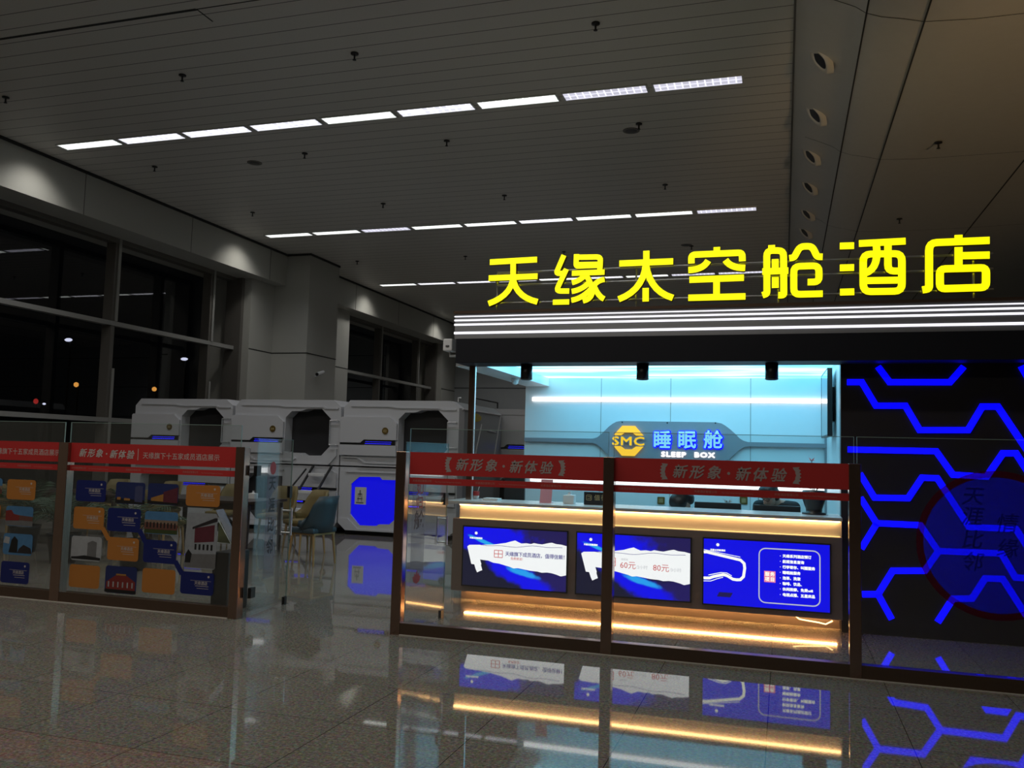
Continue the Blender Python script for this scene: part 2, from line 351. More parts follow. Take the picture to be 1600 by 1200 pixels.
# window wall: deep fascia over the glass, a column, wall strips
m = MB()
for y0, y1 in ((-8, 19.47), (21.0, 32.6)):
    m.box((-13.95, y0, 5.68), (-12.36, y1, H), WALL)
    y = y0+2.3
    while y < y1: m.box((-12.363, y-.006, 5.68), (-12.355, y+.006, H), FRAME); y += 3.05
m.box((-13.95, 18.45, 0), (-12.7, 19.47, 5.68), WALL); m.box((-13.95, 21.0, 0), (-12.7, 23.6, 5.68), WALL); m.box((-13.95, 31.2, 0), (-12.7, 32.6, 5.68), WALL); m.box((-13.95, -8, 0), (-12.7, 3.2, 5.68), WALL)
for y0, y1 in ((18.45, 19.47), (21.0, 23.6), (31.2, 32.6)): m.box((-12.703, y0, 3.9), (-12.695, y1, 3.925), SEAM)
struct(m.build('wall_left'))
m = MB().box((-13.9, 19.47, 0), (-11.68, 21.0, H), WALL)
m.box((-12.7, 19.462, 3.9), (-11.68, 19.475, 3.925), SEAM); m.box((-11.69, 19.47, 3.9), (-11.672, 21.0, 3.925), SEAM)
struct(m.build('column'))
def window(n, y0, y1, mul):
    t = bpy.data.objects.new('window_%d' % n, None); COL.objects.link(t); struct(t); bpy.context.view_layer.update()
    m = MB()
    for y in mul:
        m.box((-13.30, y-.05, 0), (-13.07, y+.05, 5.68), FRAME); m.box((-13.06, y+.03, .4), (-13.04, y+.09, 3.0), FRAME_L); m.box((-13.06, y+.02, 3.97), (-13.04, y+.09, 5.68), FRAME_L)
    for y in (y0, y1): m.box((-13.35, y-.06, 0), (-12.9, y+.06, 5.68), FRAME)
    struct(m.build('window_frame', t))
    m = MB()
    for z in (1.95, 3.92): m.box((-13.22, y0, z-.045), (-13.06, y1, z+.045), FRAME_L)
    m.box((-13.25, y0, 5.58), (-13.05, y1, 5.68), FRAME); m.box((-13.25, y0, 0), (-13.0, y1, .12), FRAME)
    struct(m.build('transom', t))
    struct(MB().box((-13.92, y0, 0), (-13.9, y1, 5.68), GLASSW).build('window_pane', t))
window(1, 3.26, 18.4, (5.15, 8.2, 11.25, 14.28, 17.4))
window(2, 23.66, 31.1, (26.55, 29.7))
struct(MB().box((-220, -60, -.4), (-13.96, 160, -.12), OUT).build('ground'))
# curved duct bulkhead right of the plank ceiling
prof = [(.11, 6.5), (.17, 6.44), (.30, 6.36), (.50, 6.27), (.70, 6.17), (.80, 6.09), (.95, 6.03), (1.15, 5.985), (1.342, 5.93), (1.8, 5.90), (3.3, 5.90), (5.5, 5.95), (10, 6.1)]
vs = []; fs = []
for (x, z) in prof: vs += [(x, -8, z), (x, 32.6, z)]
for i in range(len(prof)-1): fs.append((2*i, 2*i+1, 2*i+3, 2*i+2))
m = MB().add(vs, fs, BULK, True)
for (x, z) in ((.803, 6.086), (1.342, 5.928), (3.3, 5.898)): m.box((x-.008, -8, z-.006), (x+.008, 32.6, z+.002), SEAM)
for y in (5.0, 9.2, 13.4, 17.6, 21.8):
    for i in range(2, len(prof)-2):
        (xa, za), (xb, zb) = prof[i], prof[i+1]
        m.add([(xa, y, za-.003), (xb, y, zb-.003), (xb, y+.012, zb-.003), (xa, y+.012, za-.003)], [(0, 1, 2, 3)], SEAM)
struct(m.build('ceiling_bulkhead'))
m = MB(); m.box((.10, -8, H-.02), (.125, 32.6, H+.05), FRAME); struct(m.build('trim_1'))

# ------------------------------------------------------------------ ceiling lights, downlights, sprinklers, air nozzles
ORD = ['first', 'second', 'third', 'fourth', 'fifth', 'sixth', 'seventh', 'eighth', 'ninth']
lamp0 = []
for k in range(3):
    t = thing('ceiling_light', 'x', 'ceiling light', (0, 0, H))
    m = MB(); m.box((-.6, -.13, -.02), (.6, -.115, .0), WHITE); m.box((-.6, .115, -.02), (.6, .13, .0), WHITE); m.box((-.6, -.13, -.02), (-.575, .13, .0), WHITE); m.box((.575, -.13, -.02), (.6, .13, .0), WHITE); m.build('frame', t)
    t.location = (0, 0, 0); bpy.context.view_layer.update()
    q = MB().box((-.575, -.115, -.012), (.575, .115, -.004), LOUV[k]).build('louvre', t); lamp0.append(t)
for r, (Y, nm, cnt) in enumerate(((11.42, 'nearest', 9), (17.6, 'middle', 9), (23.7, 'farthest', 9))):
    for i in range(cnt):
        src = lamp0[(1, 0, 0, 0, 1, 0, 1, 2, 2)[i] if r != 1 else (1, 1, 2, 1, 1, 0, 1, 1, 2)[i]]
        lab = 'long louvred ceiling light, %s from the window wall in the %s lit row' % (ORD[i], nm)
        dup(src, (-11.17+i*1.258, Y, H), lab, 0, 'louvred lights of the %s ceiling row' % nm)
dup(lamp0[1], (-11.17, 30.2, H), 'louvred ceiling light glimpsed beside the left end of the canopy', 0, 'louvred lights near the back wall')
for t in lamp0:
    for ch in list(t.children): bpy.data.objects.remove(ch)
    bpy.data.objects.remove(t)
for (x, y, lab) in ((-8.95, 12.9, 'dark round ceiling downlight behind the left end of the nearest lamp row'), (-2.25, 12.92, 'dark round ceiling downlight behind the right end of the nearest lamp row'),
                    (-2.2, 20.4, 'dark round ceiling downlight just above the yellow letter sign')):
    t = thing('downlight', lab, 'downlight', (x, y, H), 'unlit ceiling downlights')
    MB().lathe([(.07, -.004), (.11, -.012), (.13, -.006), (.13, 0)], (x, y, H), FRAME, 24).build('rim', t)
    MB().lathe([(0, -.008), (.10, -.008), (.11, -.004)], (x, y, H), BLACK, 24).build('lens', t)
t0 = thing('sprinkler_head', 'x', 'sprinkler', (0, 0, 0))
MB().lathe([(0, 0), (.05, -.003), (.05, -.018), (.014, -.024)], (0, 0, 0), BLACK, 12).build('escutcheon', t0)
MB().tube([(0, 0, -.012), (0, 0, -.085)], .012, BLACK, 8).lathe([(0, -.085), (.024, -.087), (.024, -.094), (0, -.096)], (0, 0, 0), BLACK, 12).build('deflector', t0)
cols = ((-10.88, 'first'), (-7.8, 'second'), (-5.2, 'third'), (-2.09, 'fourth'))
rows = ((9.5, 'in front of the nearest lamp row'), (12.66, 'just behind the nearest lamp row'), (15.7, 'just in front of the middle lamp row'), (20.5, 'between the middle and farthest lamp rows'))
first = True
for (y, rl) in rows:
    for (x, cl) in cols:
        dup(t0, (x, y, H), 'dark sprinkler, %s from the window wall, %s' % (cl, rl), 0, 'ceiling sprinklers')
for (x, y, z, rl) in ((2.08*.97, 12.75, 5.9, 'nearer'), (2.05*.97, 16.7, 5.9, 'farther')):
    dup(t0, (x, y, z), 'small dark sprinkler on the smooth bulkhead, the %s one' % rl, 0, 'bulkhead sprinklers')
for ch in list(t0.children): bpy.data.objects.remove(ch)
bpy.data.objects.remove(t0)
pl_n = Vector((-.42, 0, -1)).normalized()
for k, (px, py) in enumerate(((1281, 92), (1273, 178), (1266, 243), (1263, 291), (1260, 333), (1257, 362))):
    p = atZ(px, py, 6.29); p.z = 6.30
    t = thing('air_nozzle', 'oval air nozzle on the curved bulkhead, %s counting away from the camera' % ORD[k], 'air nozzle', p, 'air nozzles along the bulkhead')
    ax = Vector((-.56, -.30, -.78)).normalized(); u = Vector((.62, .72, -.30)); u = (u - ax*ax.dot(u)).normalized(); v = ax.cross(u)
    def ring(d, a, b, o=0.): return [p + ax*d + u*(o+a*math.cos(2*PI*q/24)) + v*b*math.sin(2*PI*q/24)*(1-.25*abs(math.cos(2*PI*q/24))) for q in range(24)]
    A, Bq, Cq = ring(-.04, .27, .13), ring(.035, .20, .095, .01), ring(.015, .125, .062, .02)
    MB().add(A+Bq+Cq, [(q, (q+1) % 24, 24+(q+1) % 24, 24+q) for q in range(24)]+[(24+q, 24+(q+1) % 24, 48+(q+1) % 24, 48+q) for q in range(24)], BULK, True).build('collar', t)
    MB().add(ring(.018, .127, .064, .02), [tuple(range(24))], BLACK).build('opening', t)

# ------------------------------------------------------------------ glass barriers
YG, YF, YB = 6.62, 6.58, 6.67
def post(x0, x1, par): return MB().bbox((x0, YF, 0), (x1, YB, 1.487), BRONZE, .004).build('post', par)
def bottom_rail(x0, x1, par):
    MB().box((x0, YF+.004, .004), (x1, YB-.004, .096), BRONZE_D).build('bottom_rail', par); MB().box((x0, YF-.008, 0), (x1, YF+.004, .006), CAULK).build('floor_seal', par)
def panel(x0, x1, par):
    p = MB().box((x0, YG, .10), (x1, YG+.010, 1.675), GLASS).build('glass_panel', par)
    m = MB(); m.box((x0, YG, 1.675), (x1, YG+.010, 1.679), EDGE); m.box((x0-.003, YG, .10), (x0, YG+.010, 1.679), EDGE); m.box((x1, YG, .10), (x1+.003, YG+.010, 1.679), EDGE); m.build('glass_edge', p)
    return p
def band(x0, x1, p, kind):
    m = MB().box((x0, YG-.003, 1.301), (x1, YG-.001, 1.485), RED); m.box((x0, YG-.003, 1.222), (x1, YG-.001, 1.275), RED)
    m.build('red_film_band', p); y = YG-.0036; m = MB(); xc = (x0+x1)/2
    if kind == 'wide':
        for ch, dx in zip('新形象', (-.355, -.233, -.107)): m.text(ch, (xc+dx, y, 1.392), .105, LETTER_G, bold=.004, shear=.25, fat=.0018, step=.0001)
        for ch, dx in zip('新体验', (.103, .228, .353)): m.text(ch, (xc+dx, y, 1.388), .105, LETTER_G, bold=.004, shear=.25, fat=.0018, step=.0001)
        m.prism(disc(xc-.002, 1.39, .011, 10), y, y+.0004, LETTER_G); m.build('title_lettering', p)
        for s in (-1, 1):                                              # cloud-scroll brackets either side
            cx_ = xc+s*.46; n = 40; pts = []
            for k in range(n+1):
                a = -1+2*k/n; pts.append((cx_+s*(.012*(1-a*a)+.030+.006*math.cos(k*PI/4)), 1.39+a*.062))
            for k in range(n+1):
                a = 1-2*k/n; pts.append((cx_+s*(.024*(1-a*a)-.012-.004*abs(math.sin(k*PI/10))), 1.39+a*.058))
            MB().prism(pts, y, y+.0004, LETTER_G).build('scroll_bracket', p)
    else:
        for ch, dx in zip('新形象', (0, .097, .19)): m.text(ch, (x0+.155+dx, y, 1.392), .083, LETTER_W, bold=.004, shear=.25, fat=.0014, step=.0001)
        for ch, dx in zip('新体验', (.355, .452, .545)): m.text(ch, (x0+.155+dx, y, 1.388), .083, LETTER_W, bold=.004, shear=.25, fat=.0014, step=.0001)
        m.prism(disc(x0+.155+.272, 1.39, .008, 10), y, y+.0004, LETTER_W); m.build('title_lettering', p); m = MB()
        m.box((x0+.78, y, 1.34), (x0+.786, y+.0004, 1.445), LETTER_W)
        m.text('天缘旗下十五家成员酒店展示', (x0+.835, y, 1.385), .064, LETTER_W, align='L'); m.build('subtitle_lettering', p)
    for q in range(3):
        m = MB(); xx = x0+.03+q*(x1-x0)*.335; MB().text('天缘酒店管理公司', (xx, y, 1.249), .021, LETTER_P, align='L').build('small_lettering', p); m.text('Tian Yuan Hotel Management Company', (xx+.20, y, 1.247), .014, LETTER_P, align='L')
        m.build('small_lettering', p)
tR = thing('glass_barrier', 'bronze framed glass barrier with red banner in front of the reception counter', 'barrier', (-1.3, 6.62, 0))
xm0, xm1 = atY(940.5, 850, YF).x, atY(957.5, 850, YF).x; xr0, xr1 = atY(1327, 900, YF).x, atY(1346, 900, YF).x
for a, b in ((-3.06, -2.975), (xm0, xm1), (xr0, xr1), (2.30, 2.39)): post(a, b, tR)
bottom_rail(-2.975, 2.30, tR)
p1 = panel(-2.955, xm0+.03, tR); band(-2.95, xm0+.004, p1, 'wide')
p2 = panel(xm1-.01, xr0+.035, tR); band(xm1-.004, xr0+.03, p2, 'wide')
p3 = panel(xr1-.02, 2.33, tR)
m = MB(); cx3, cz3 = 1.375, .965
m.prism(disc(cx3, cz3, .455, 48), YG-.0022, YG-.001, FROSTD); m.build('frosted_disc', p3)
m = MB(); m.prism(disc(cx3, cz3, .50, 48), YG-.0022, YG-.001, REDRING, holes=[disc(cx3, cz3, .455, 48)]); m.build('disc_ring', p3)
m = MB()
for ch, px, py in (('天', 1520, 775), ('涯', 1520, 807), ('比', 1520, 843), ('邻', 1522, 878), ('情', 1575, 818), ('缘', 1575, 857)):
    q = atY(px, py, YG); m.text(ch, (q.x, YG-.003, q.z), .135, INKF, bold=.01, shear=.2)
    if ch in '邻缘': m.build('disc_lettering', p3); m = MB()
tL = thing('glass_barrier', 'bronze framed glass barrier carrying orange and blue hotel cards', 'barrier', (-6.3, 6.62, 0))
xl0, xl1 = atY(85, 800, YF).x, atY(100, 800, YF).x; xe0, xe1 = atY(361, 850, YF).x, atY(372, 850, YF).x+.02
for a, b in ((xe0, xe1), (xl0, xl1), (xl0-1.80, xl1-1.80)): post(a, b, tL)
bottom_rail(xl0-1.80, xe0, tL)
q1 = panel(xl1-.02, xe0+.02, tL); band(xl1-.012, xe0+.01, q1, 'split')
q2 = panel(xl1-1.80, xl0+.02, tL); band(xl1-1.80, xl0+.004, q2, 'split')
YC = YG-.002
def card(par, px0, py0, px1, py1, kind):
    a = atY(px0, py1, YG); b = atY(px1, py0, YG); x0, x1 = a.x, b.x; zc = (a.z+b.z)/2; h = (b.z-a.z)-abs(px1-px0)*.0075*.085; z0, z1 = zc-h/2, zc+h/2
    P = PHOTO; m = MB(); y = YC; w_ = x1-x0; h = z1-z0
    def poly(pts, mm, k=1): m.prism([(x0+u*w_, z0+v*h) for u, v in pts], y-.0004*k, y, mm)
    base = lambda mm: m.prism(rrect(x0, z0, x1, z1, .028), y-.0003, y, mm)
    if kind in 'ob' or kind in ('o0',):
        base(CARD_O if kind[0] == 'o' else CARD_B)
        if kind != 'o0':
            m.text('天缘酒店', (x0+w_*.62, y-.001, z0+h*.52), .034, CARD_T, bold=.01); m.box((x0+.3*w_, y-.0008, z0+.62*h), (x0+.92*w_, y-.0004, z0+.63*h), CARD_T)
            m.box((x0+.45*w_, y-.0008, z0+.38*h), (x0+.85*w_, y-.0004, z0+.40*h), CARD_T); m.box((x0+.5*w_, y-.0008, z0+.28*h), (x0+.85*w_, y-.0004, z0+.295*h), CARD_T)
            m.prism(disc(x0+.84*w_, z0+.82*h, .011, 6), y-.0008, y, CARD_T)
    elif kind == 'ntower':
        base(P['night']); poly([(.0, .02), (1, .02), (1, .2), (.0, .25)], P['dark']); poly([(.66, .12), (.92, .1), (.92, .82), (.78, .86), (.66, .8)], P['tower'], 2); poly([(.06, .18), (.18, .18), (.18, .3), (.06, .3)], P['glow'], 3); poly([(.3, .16), (.5, .16), (.5, .25), (.3, .27)], P['glow'], 3)
    elif kind == 'nblock':
        base(P['night']); poly([(0, .02), (1, .02), (1, .16), (0, .2)], P['dark']); poly([(.12, .16), (.55, .14), (.55, .52), (.12, .3)], P['glow'], 2); poly([(.52, .12), (.98, .1), (.98, .85), (.52, .6)], P['maroon'], 3)
    elif kind == 'day':
        base(P['sky']); poly([(0, .42), (1, .42), (1, .62), (0, .62)], P['tan']); poly([(0, .02), (1, .02), (1, .22), (0, .24)], P['grass']); poly([(.0, .2), (1, .2), (1, .44), (.0, .5)], P['brick'], 2)
        for u in range(9): poly([(.06+u*.105, .28), (.10+u*.105, .28), (.10+u*.105, .52), (.06+u*.105, .52)], P['dark'], 3)
    elif kind == 'hall':
        base(P['pale']); poly([(.28, .46), (.92, .50), (.92, .80), (.28, .72)], P['maroon']); poly([(.2, .70), (1.0, .86), (1.0, .92), (.92, .92), (.2, .74)], P['roof'], 2); poly([(.0, .02), (1, .02), (1, .28), (0, .25)], P['grey'], 2)
        for u in range(5): poly([(.3+u*.13, .34), (.36+u*.13, .34), (.36+u*.13, .44), (.3+u*.13, .44)], P['dark'], 3)
        poly([(.0, .1), (.18, .1), (.22, .26), (.1, .34), (.02, .25)], P['dark'], 3)
    elif kind == 'white':
        base(P['white']); poly([(.54, .14), (.84, .14), (.84, .78), (.7, .84), (.54, .74)], P['grey'], 2); poly([(.02, .06), (.98, .05), (.98, .15), (.45, .22), (.2, .16), (.02, .14)], P['dark'], 3)
    elif kind == 'train':
        base(P['night']); poly([(.04, .1), (.96, .1), (.96, .45), (.66, .68), (.36, .68), (.04, .4)], P['redglow'], 2); poly([(.0, .02), (1, .02), (1, .14), (0, .14)], P['dark'], 3)
        for u in range(6): poly([(.1+u*.15, .22), (.14+u*.15, .22), (.14+u*.15, .42), (.1+u*.15, .42)], P['white'], 4)
        poly([(.35, .66), (.66, .66), (.66, .72), (.35, .72)], P['glow'], 4)
    elif kind == 'street':
        base(P['sky']); poly([(0, .02), (1, .02), (1, .3), (0, .32)], P['grey']); poly([(.0, .25), (.5, .28), (.5, .55), (.3, .6), (.2, .8), (.0, .75)], P['redglow'], 2); poly([(.5, .3), (1, .28), (1, .5), (.5, .55)], P['brick'], 2)
    elif kind == 'rock':
        base(P['sky']); poly([(.2, .1), (.5, .1), (.5, .7), (.38, .88), (.28, .7)], P['dark'], 2); poly([(.5, .1), (1, .1), (.95, .35), (.7, .5), (.55, .3)], P['roof'], 2); poly([(.0, .55), (.2, .5), (.22, .8), (.05, .85)], P['white'], 2)
    m.build('card', par)
for c in ((118, 749, 167, 785, 'b'), (180, 752, 228, 789, 'ntower'), (230, 754, 280, 790, 'nblock'), (290, 756, 345, 793, 'o'),
          (114, 791, 164, 828, 'o'), (167, 793, 221, 832, 'b'), (225, 798, 279, 836, 'day'), (288, 800, 341, 890, 'hall'),
          (110, 837, 160, 877, 'white'), (167, 839, 218, 877, 'o'), (223, 843, 277, 881, 'b'),
          (107, 882, 157, 919, 'o0'), (163, 884, 215, 928, 'train'), (221, 888, 275, 928, 'o0'), (281, 893, 335, 930, 'b')): card(q1, *c)
for mm, pg in ((CARD_O, ((157, 826), (163, 823), (173, 841), (167, 845))), (CARD_B, ((214, 829), (221, 826), (230, 845), (224, 849))), (CARD_B, ((270, 878), (277, 875), (288, 895), (281, 899)))):
    m = MB(); pts = [atY(*g, YC) for g in pg]; m.prism([(g.x, g.z) for g in pts], YC-.0002, YC, mm); m.build('card_link', q1)
for c in ((10, 748, 57, 782, 'o'), (8, 790, 53, 823, 'street'), (4, 833, 52, 868, 'rock'), (0, 877, 47, 912, 'b'), (-44, 745, 5, 778, 'day'), (-46, 786, 2, 820, 'o'), (-48, 829, 0, 864, 'b'), (-52, 872, -6, 908, 'white')): card(q2, *c)

def glass_door(hinge, far, zt, label, deco):
    h_, f_ = Vector((*hinge, 0)), Vector((*far, 0)); d = (f_-h_); wd = d.length; d.normalize(); n = Vector((d.y, -d.x, 0))
    t = thing('glass_door', label, 'glass door', h_)
    def P(u, v, z): return h_ + d*u + n*v + Vector((0, 0, z))
    def bx(m, u0, u1, v0, v1, z0, z1, mm):
        c = [P(u, v, z) for z in (z0, z1) for u, v in ((u0, v0), (u1, v0), (u1, v1), (u0, v1))]
        m.add(c, [(0, 3, 2, 1), (4, 5, 6, 7), (0, 1, 5, 4), (1, 2, 6, 5), (2, 3, 7, 6), (3, 0, 4, 7)], mm); return m
    g = bx(MB(), 0, wd, -.005, .005, .012, zt, GLASS).build('glass_pane', t)
    m = MB(); bx(m, wd, wd+.003, -.005, .005, .012, zt, EDGE); bx(m, 0, wd, -.005, .005, zt, zt+.003, EDGE); m.build('glass_edge', g)
    m = MB()
    for s in (-1, 1):
        m.tube([P(wd-.07, s*.05, .655), P(wd-.07, s*.05, .915)], .010, CHROME, 10)
        for z in (.68, .89): m.tube([P(wd-.07, 0, z), P(wd-.07, s*.05, z)], .008, CHROME, 8)
    m.build('handle', t)
    for z in (.21, 1.28):
        m = MB(); bx(m, -.03, .05, -.016, .016, z-.045, z+.045, BLACK); m.build('hinge', t)
    m = MB(); bx(m, wd-.06, wd-.01, -.014, .014, .0, .07, BLACK); m.build('floor_lock', t)
    m = MB(); bx(m, wd-.05, wd+.006, -.014, .014, 1.01, 1.12, BLACK); m.build('lock', t)
    m = MB(); sgn = n*.0056
    if deco == 'left':
        bx(m, .20, .42, .0052, .0056, .30, 1.33, FROST); m.build('frosted_strip', g); m = MB()
        for ch, z in zip('天涯比邻', (1.16, .96, .78, .58)): m.text(ch, P(.31, .0062, z), .14, INK, right=d, bold=.012)
        m.build('lettering', g); m = MB(); pts = [P(.31+.06*math.cos(a*PI/9), .0062, 1.30+.06*math.sin(a*PI/9)) for a in range(18)]; m.add(pts, [tuple(range(18))], SEAL)
        m.build('red_seal', g)
    else:
        bx(m, .12, .34, .0052, .0056, .34, 1.22, FROST); m.build('frosted_strip', g); m = MB()
        m.text('舱', P(.24, .0062, .90), .17, INK, right=d, bold=.012); m.build('lettering', g); m = MB()
        m.text('如', P(.24, .0062, 1.17), .12, SEAL, right=d, bold=.012); m.text('归', P(.24, .0062, 1.05), .12, SEAL, right=d, bold=.012)
        lot = [(0, 0), (.05, .02), (.07, .07), (.045, .06), (.035, .10), (.018, .075), (0, .12), (-.018, .075), (-.035, .10), (-.045, .06), (-.07, .07), (-.05, .02)]
        m.add([P(.23+a, .0062, .36+b) for a, b in lot], [tuple(range(len(lot)))], SEAL); m.build('red_seal', g)
    return t
glass_door((-4.475, 6.72), (-4.565, 7.44), 1.565, 'open glass door hinged on the barrier with the hotel cards', 'left')
glass_door((-3.035, 6.72), (-2.94, 7.44), 1.565, 'open glass door hinged on the barrier before the reception counter', 'right')

# ------------------------------------------------------------------ reception booth
t = thing('sign_canopy', 'long black canopy beam with silver band and white light lines', 'canopy', (-.1, 8.05, 2.38))
MB().bbox((-3.135, 8.05, 2.38), (2.95, 8.42, 2.625), BLACKM, .004).build('black_fascia', t)
MB().box((-3.16, 8.07, 2.625), (2.95, 8.42, 2.878), SILVER).build('silver_band', t)
MB().box((-3.17, 8.05, 2.878), (2.95, 8.42, 2.905), BRONZE_D).build('top_cap', t)
for z, hh in ((2.851, .010), (2.812, .016), (2.768, .018), (2.684, .022)): MB().box((-3.165, 8.062, z-hh/2), (2.95, 8.07, z+hh/2), E_LINE).build('light_line', t)
m = MB()   # booth roof body and left soffit
m.box((-3.27, 8.42, 2.385), (-2.95, 11.1, 2.62), BOOTHW); m.box((-2.95, 8.42, 2.52), (.52, 11.1, 2.62), BOOTHW); struct(m.build('trim_2'))
struct(MB().box((-2.948, 8.43, 2.492), (.49, 10.99, 2.518), GLOW).build('ceiling_booth'))
YW = 11.0
m = MB().box((-3.27, YW, 0), (.60, YW+.12, 2.52), BOOTHW)
for x in (-2.25, -1.36, -.387): m.box((x-.004, YW-.0015, 0), (x+.004, YW, 2.5), FRAME_L)
struct(m.build('wall_booth_back'))
m = MB().box((.49, 8.5, 0), (.60, YW, 2.52), BOOTHW); m.box((.465, YW-.035, 0), (.49, YW, 2.4), SILVER); struct(m.build('wall_booth_right'))
for z, hh, x0, x1, lab in ((2.215, .052, -3.17, .48, 'white light bar across the booth back wall above the logo sign'), (1.168, .065, -3.17, .46, 'white light bar low on the booth back wall behind the desk')):
    tag(MB().bbox((x0, YW-.03, z-hh/2), (x1, YW, z+hh/2), E_WHITE, .006).build('light_bar'), lab, 'light bar', 'light bars on the booth wall')
# hexagon light panel
YH = 8.33
t = thing('hexagon_light_panel', 'dark wall panel with glowing blue hexagon lines right of the counter', 'wall panel', (1.6, YH, 0))
MB().box((.49, YH, 0), (2.9, YH+.17, 2.38), HEXP).build('panel', t)
def hx(x, y): q = atY(1280+x/2.181, 540+y/2.181, YH); return (q.x, q.z)
for ln in (((200, 72), (240, 125), (445, 125), (492, 72)), ((95, 125), (145, 125), (193, 205), (293, 205), (342, 288), (507, 288), (555, 208), (608, 208), (705, 352), (760, 352), (800, 420)), ((97, 354), (398, 360), (455, 440), (570, 447), (625, 367), (670, 367), (720, 445), (800, 450)),
           ((138, 436), (188, 518), (303, 520), (350, 450), (402, 452), (510, 618), (670, 625), (712, 690)), ((140, 518), (195, 605), (345, 612), (405, 700), (620, 708), (668, 790), (760, 795)), ((195, 607), (143, 692)), ((405, 702), (360, 767), (250, 767), (200, 847), (146, 847)), ((200, 847), (247, 932)),
           ((403, 942), (455, 862), (520, 862), (565, 793), (625, 795), (705, 920)), ((688, 70), (735, 150), (800, 150))):
    MB().stroke([hx(*p) for p in ln], .052, YH-.012, YH, E_BLUE).build('blue_light_line', t)
# counter
t = thing('reception_counter', 'long reception counter with three advertising screens and warm light strips', 'counter', (-1.3, 8.3, 0))
MB().box((-3.15, 8.46, 0), (.485, 8.60, .14), BROWNBOX).build('kick_plate', t)
MB().bbox((-3.12, 8.08, .14), (.485, 8.60, .842), BROWNBOX, .004).build('body', t)
MB().box((-3.08, 8.16, .842), (.485, 8.40, .985), PANELW).build('lit_front_panel', t)
MB().bbox((-3.19, 8.03, .985), (.485, 8.62, 1.015), STONE, .004).build('counter_top', t)
MB().box((-3.07, 8.125, .970), (.47, 8.150, .984), E_WARM).build('upper_light_strip', t)
MB().box((-3.07, 8.135, .8425), (.47, 8.150, .848), emis('warm_ledge_reflection', (1.0, .60, .2), 2.2)).build('ledge_reflection_line', t)  # no lamp: glowing line stands in for the warm reflection on the body top
MB().box((-3.10, 8.425, .126), (.46, 8.455, .139), E_WARMLOW).build('lower_light_strip', t)
a, b, c = atY(1240, 967, 8.12), atY(1280, 971, 8.12), atY(1297, 969, 8.12); d_ = atY(1290, 975, 8.12)
MB().tube([(a.x, 8.2, .138), (a.x+.05, 8.13, a.z), (b.x, 8.12, b.z-.01), (d_.x, 8.11, d_.z), (c.x+.02, 8.12, c.z-.005)], .006, emis('warm_led_loose', (1.0, .62, .25), 5), 6).build('loose_light_strip', t)
YS = 8.072
def galaxy(x0, z0, W_, H_):
    m = emis('screen_galaxy_picture', (0, 0, 1), 1.0); N, L, B = nodes(m); tc = [n for n in N if n.type == 'TEX_COORD'][0]
    nz = N.new('ShaderNodeTexNoise'); nz.inputs['Scale'].default_value = 9; nz.inputs['Detail'].default_value = 6; L.new(tc.outputs['Object'], nz.inputs['Vector'])
    def blob(u, v, a, b, ang):
        mp = N.new('ShaderNodeMapping'); mp.vector_type = 'TEXTURE'; mp.inputs['Location'].default_value = (x0+u*W_, YS, z0+v*H_); mp.inputs['Rotation'].default_value = (0, ang, 0); mp.inputs['Scale'].default_value = (a*W_, 1, b*H_)
        ln = N.new('ShaderNodeVectorMath'); ln.operation = 'LENGTH'; L.new(tc.outputs['Object'], mp.inputs[0]); L.new(mp.outputs[0], ln.inputs[0])
        ad = N.new('ShaderNodeMath'); ad.operation = 'MULTIPLY_ADD'; ad.inputs[1].default_value = 1.1; L.new(nz.outputs['Fac'], ad.inputs[0]); L.new(ln.outputs['Value'], ad.inputs[2])
        mr = N.new('ShaderNodeMapRange'); mr.interpolation_type = 'SMOOTHSTEP'; mr.inputs[1].default_value = 1.75; mr.inputs[2].default_value = 1.15; L.new(ad.outputs[0], mr.inputs[0]); return mr.outputs[0]
    def mix(f, a, b):
        mx = N.new('ShaderNodeMix'); mx.data_type = 'RGBA'; L.new(f, mx.inputs[0])
        if isinstance(a, tuple): mx.inputs[6].default_value = a
        else: L.new(a, mx.inputs[6])
        mx.inputs[7].default_value = b; return mx.outputs[2]
    c = mix(blob(.75, .85, .5, .35, 0), (.006, .007, .030, 1), (.014, .008, .10, 1)); c = mix(blob(.9, .14, .4, .2, 0), c, (.014, .008, .12, 1))
    c = mix(blob(.27, .84, .42, .30, .12), c, (0, 0, .95, 1)); c = mix(blob(.55, .22, .40, .17, .42), c, (0, 0, .95, 1))
    c = mix(blob(.24, .735, .20, .035, .33), c, (.02, .45, 1, 1)); c = mix(blob(.60, .262, .17, .055, .25), c, (.02, .40, 1, 1))
    L.new(c, B.inputs['Emission Color']); return m
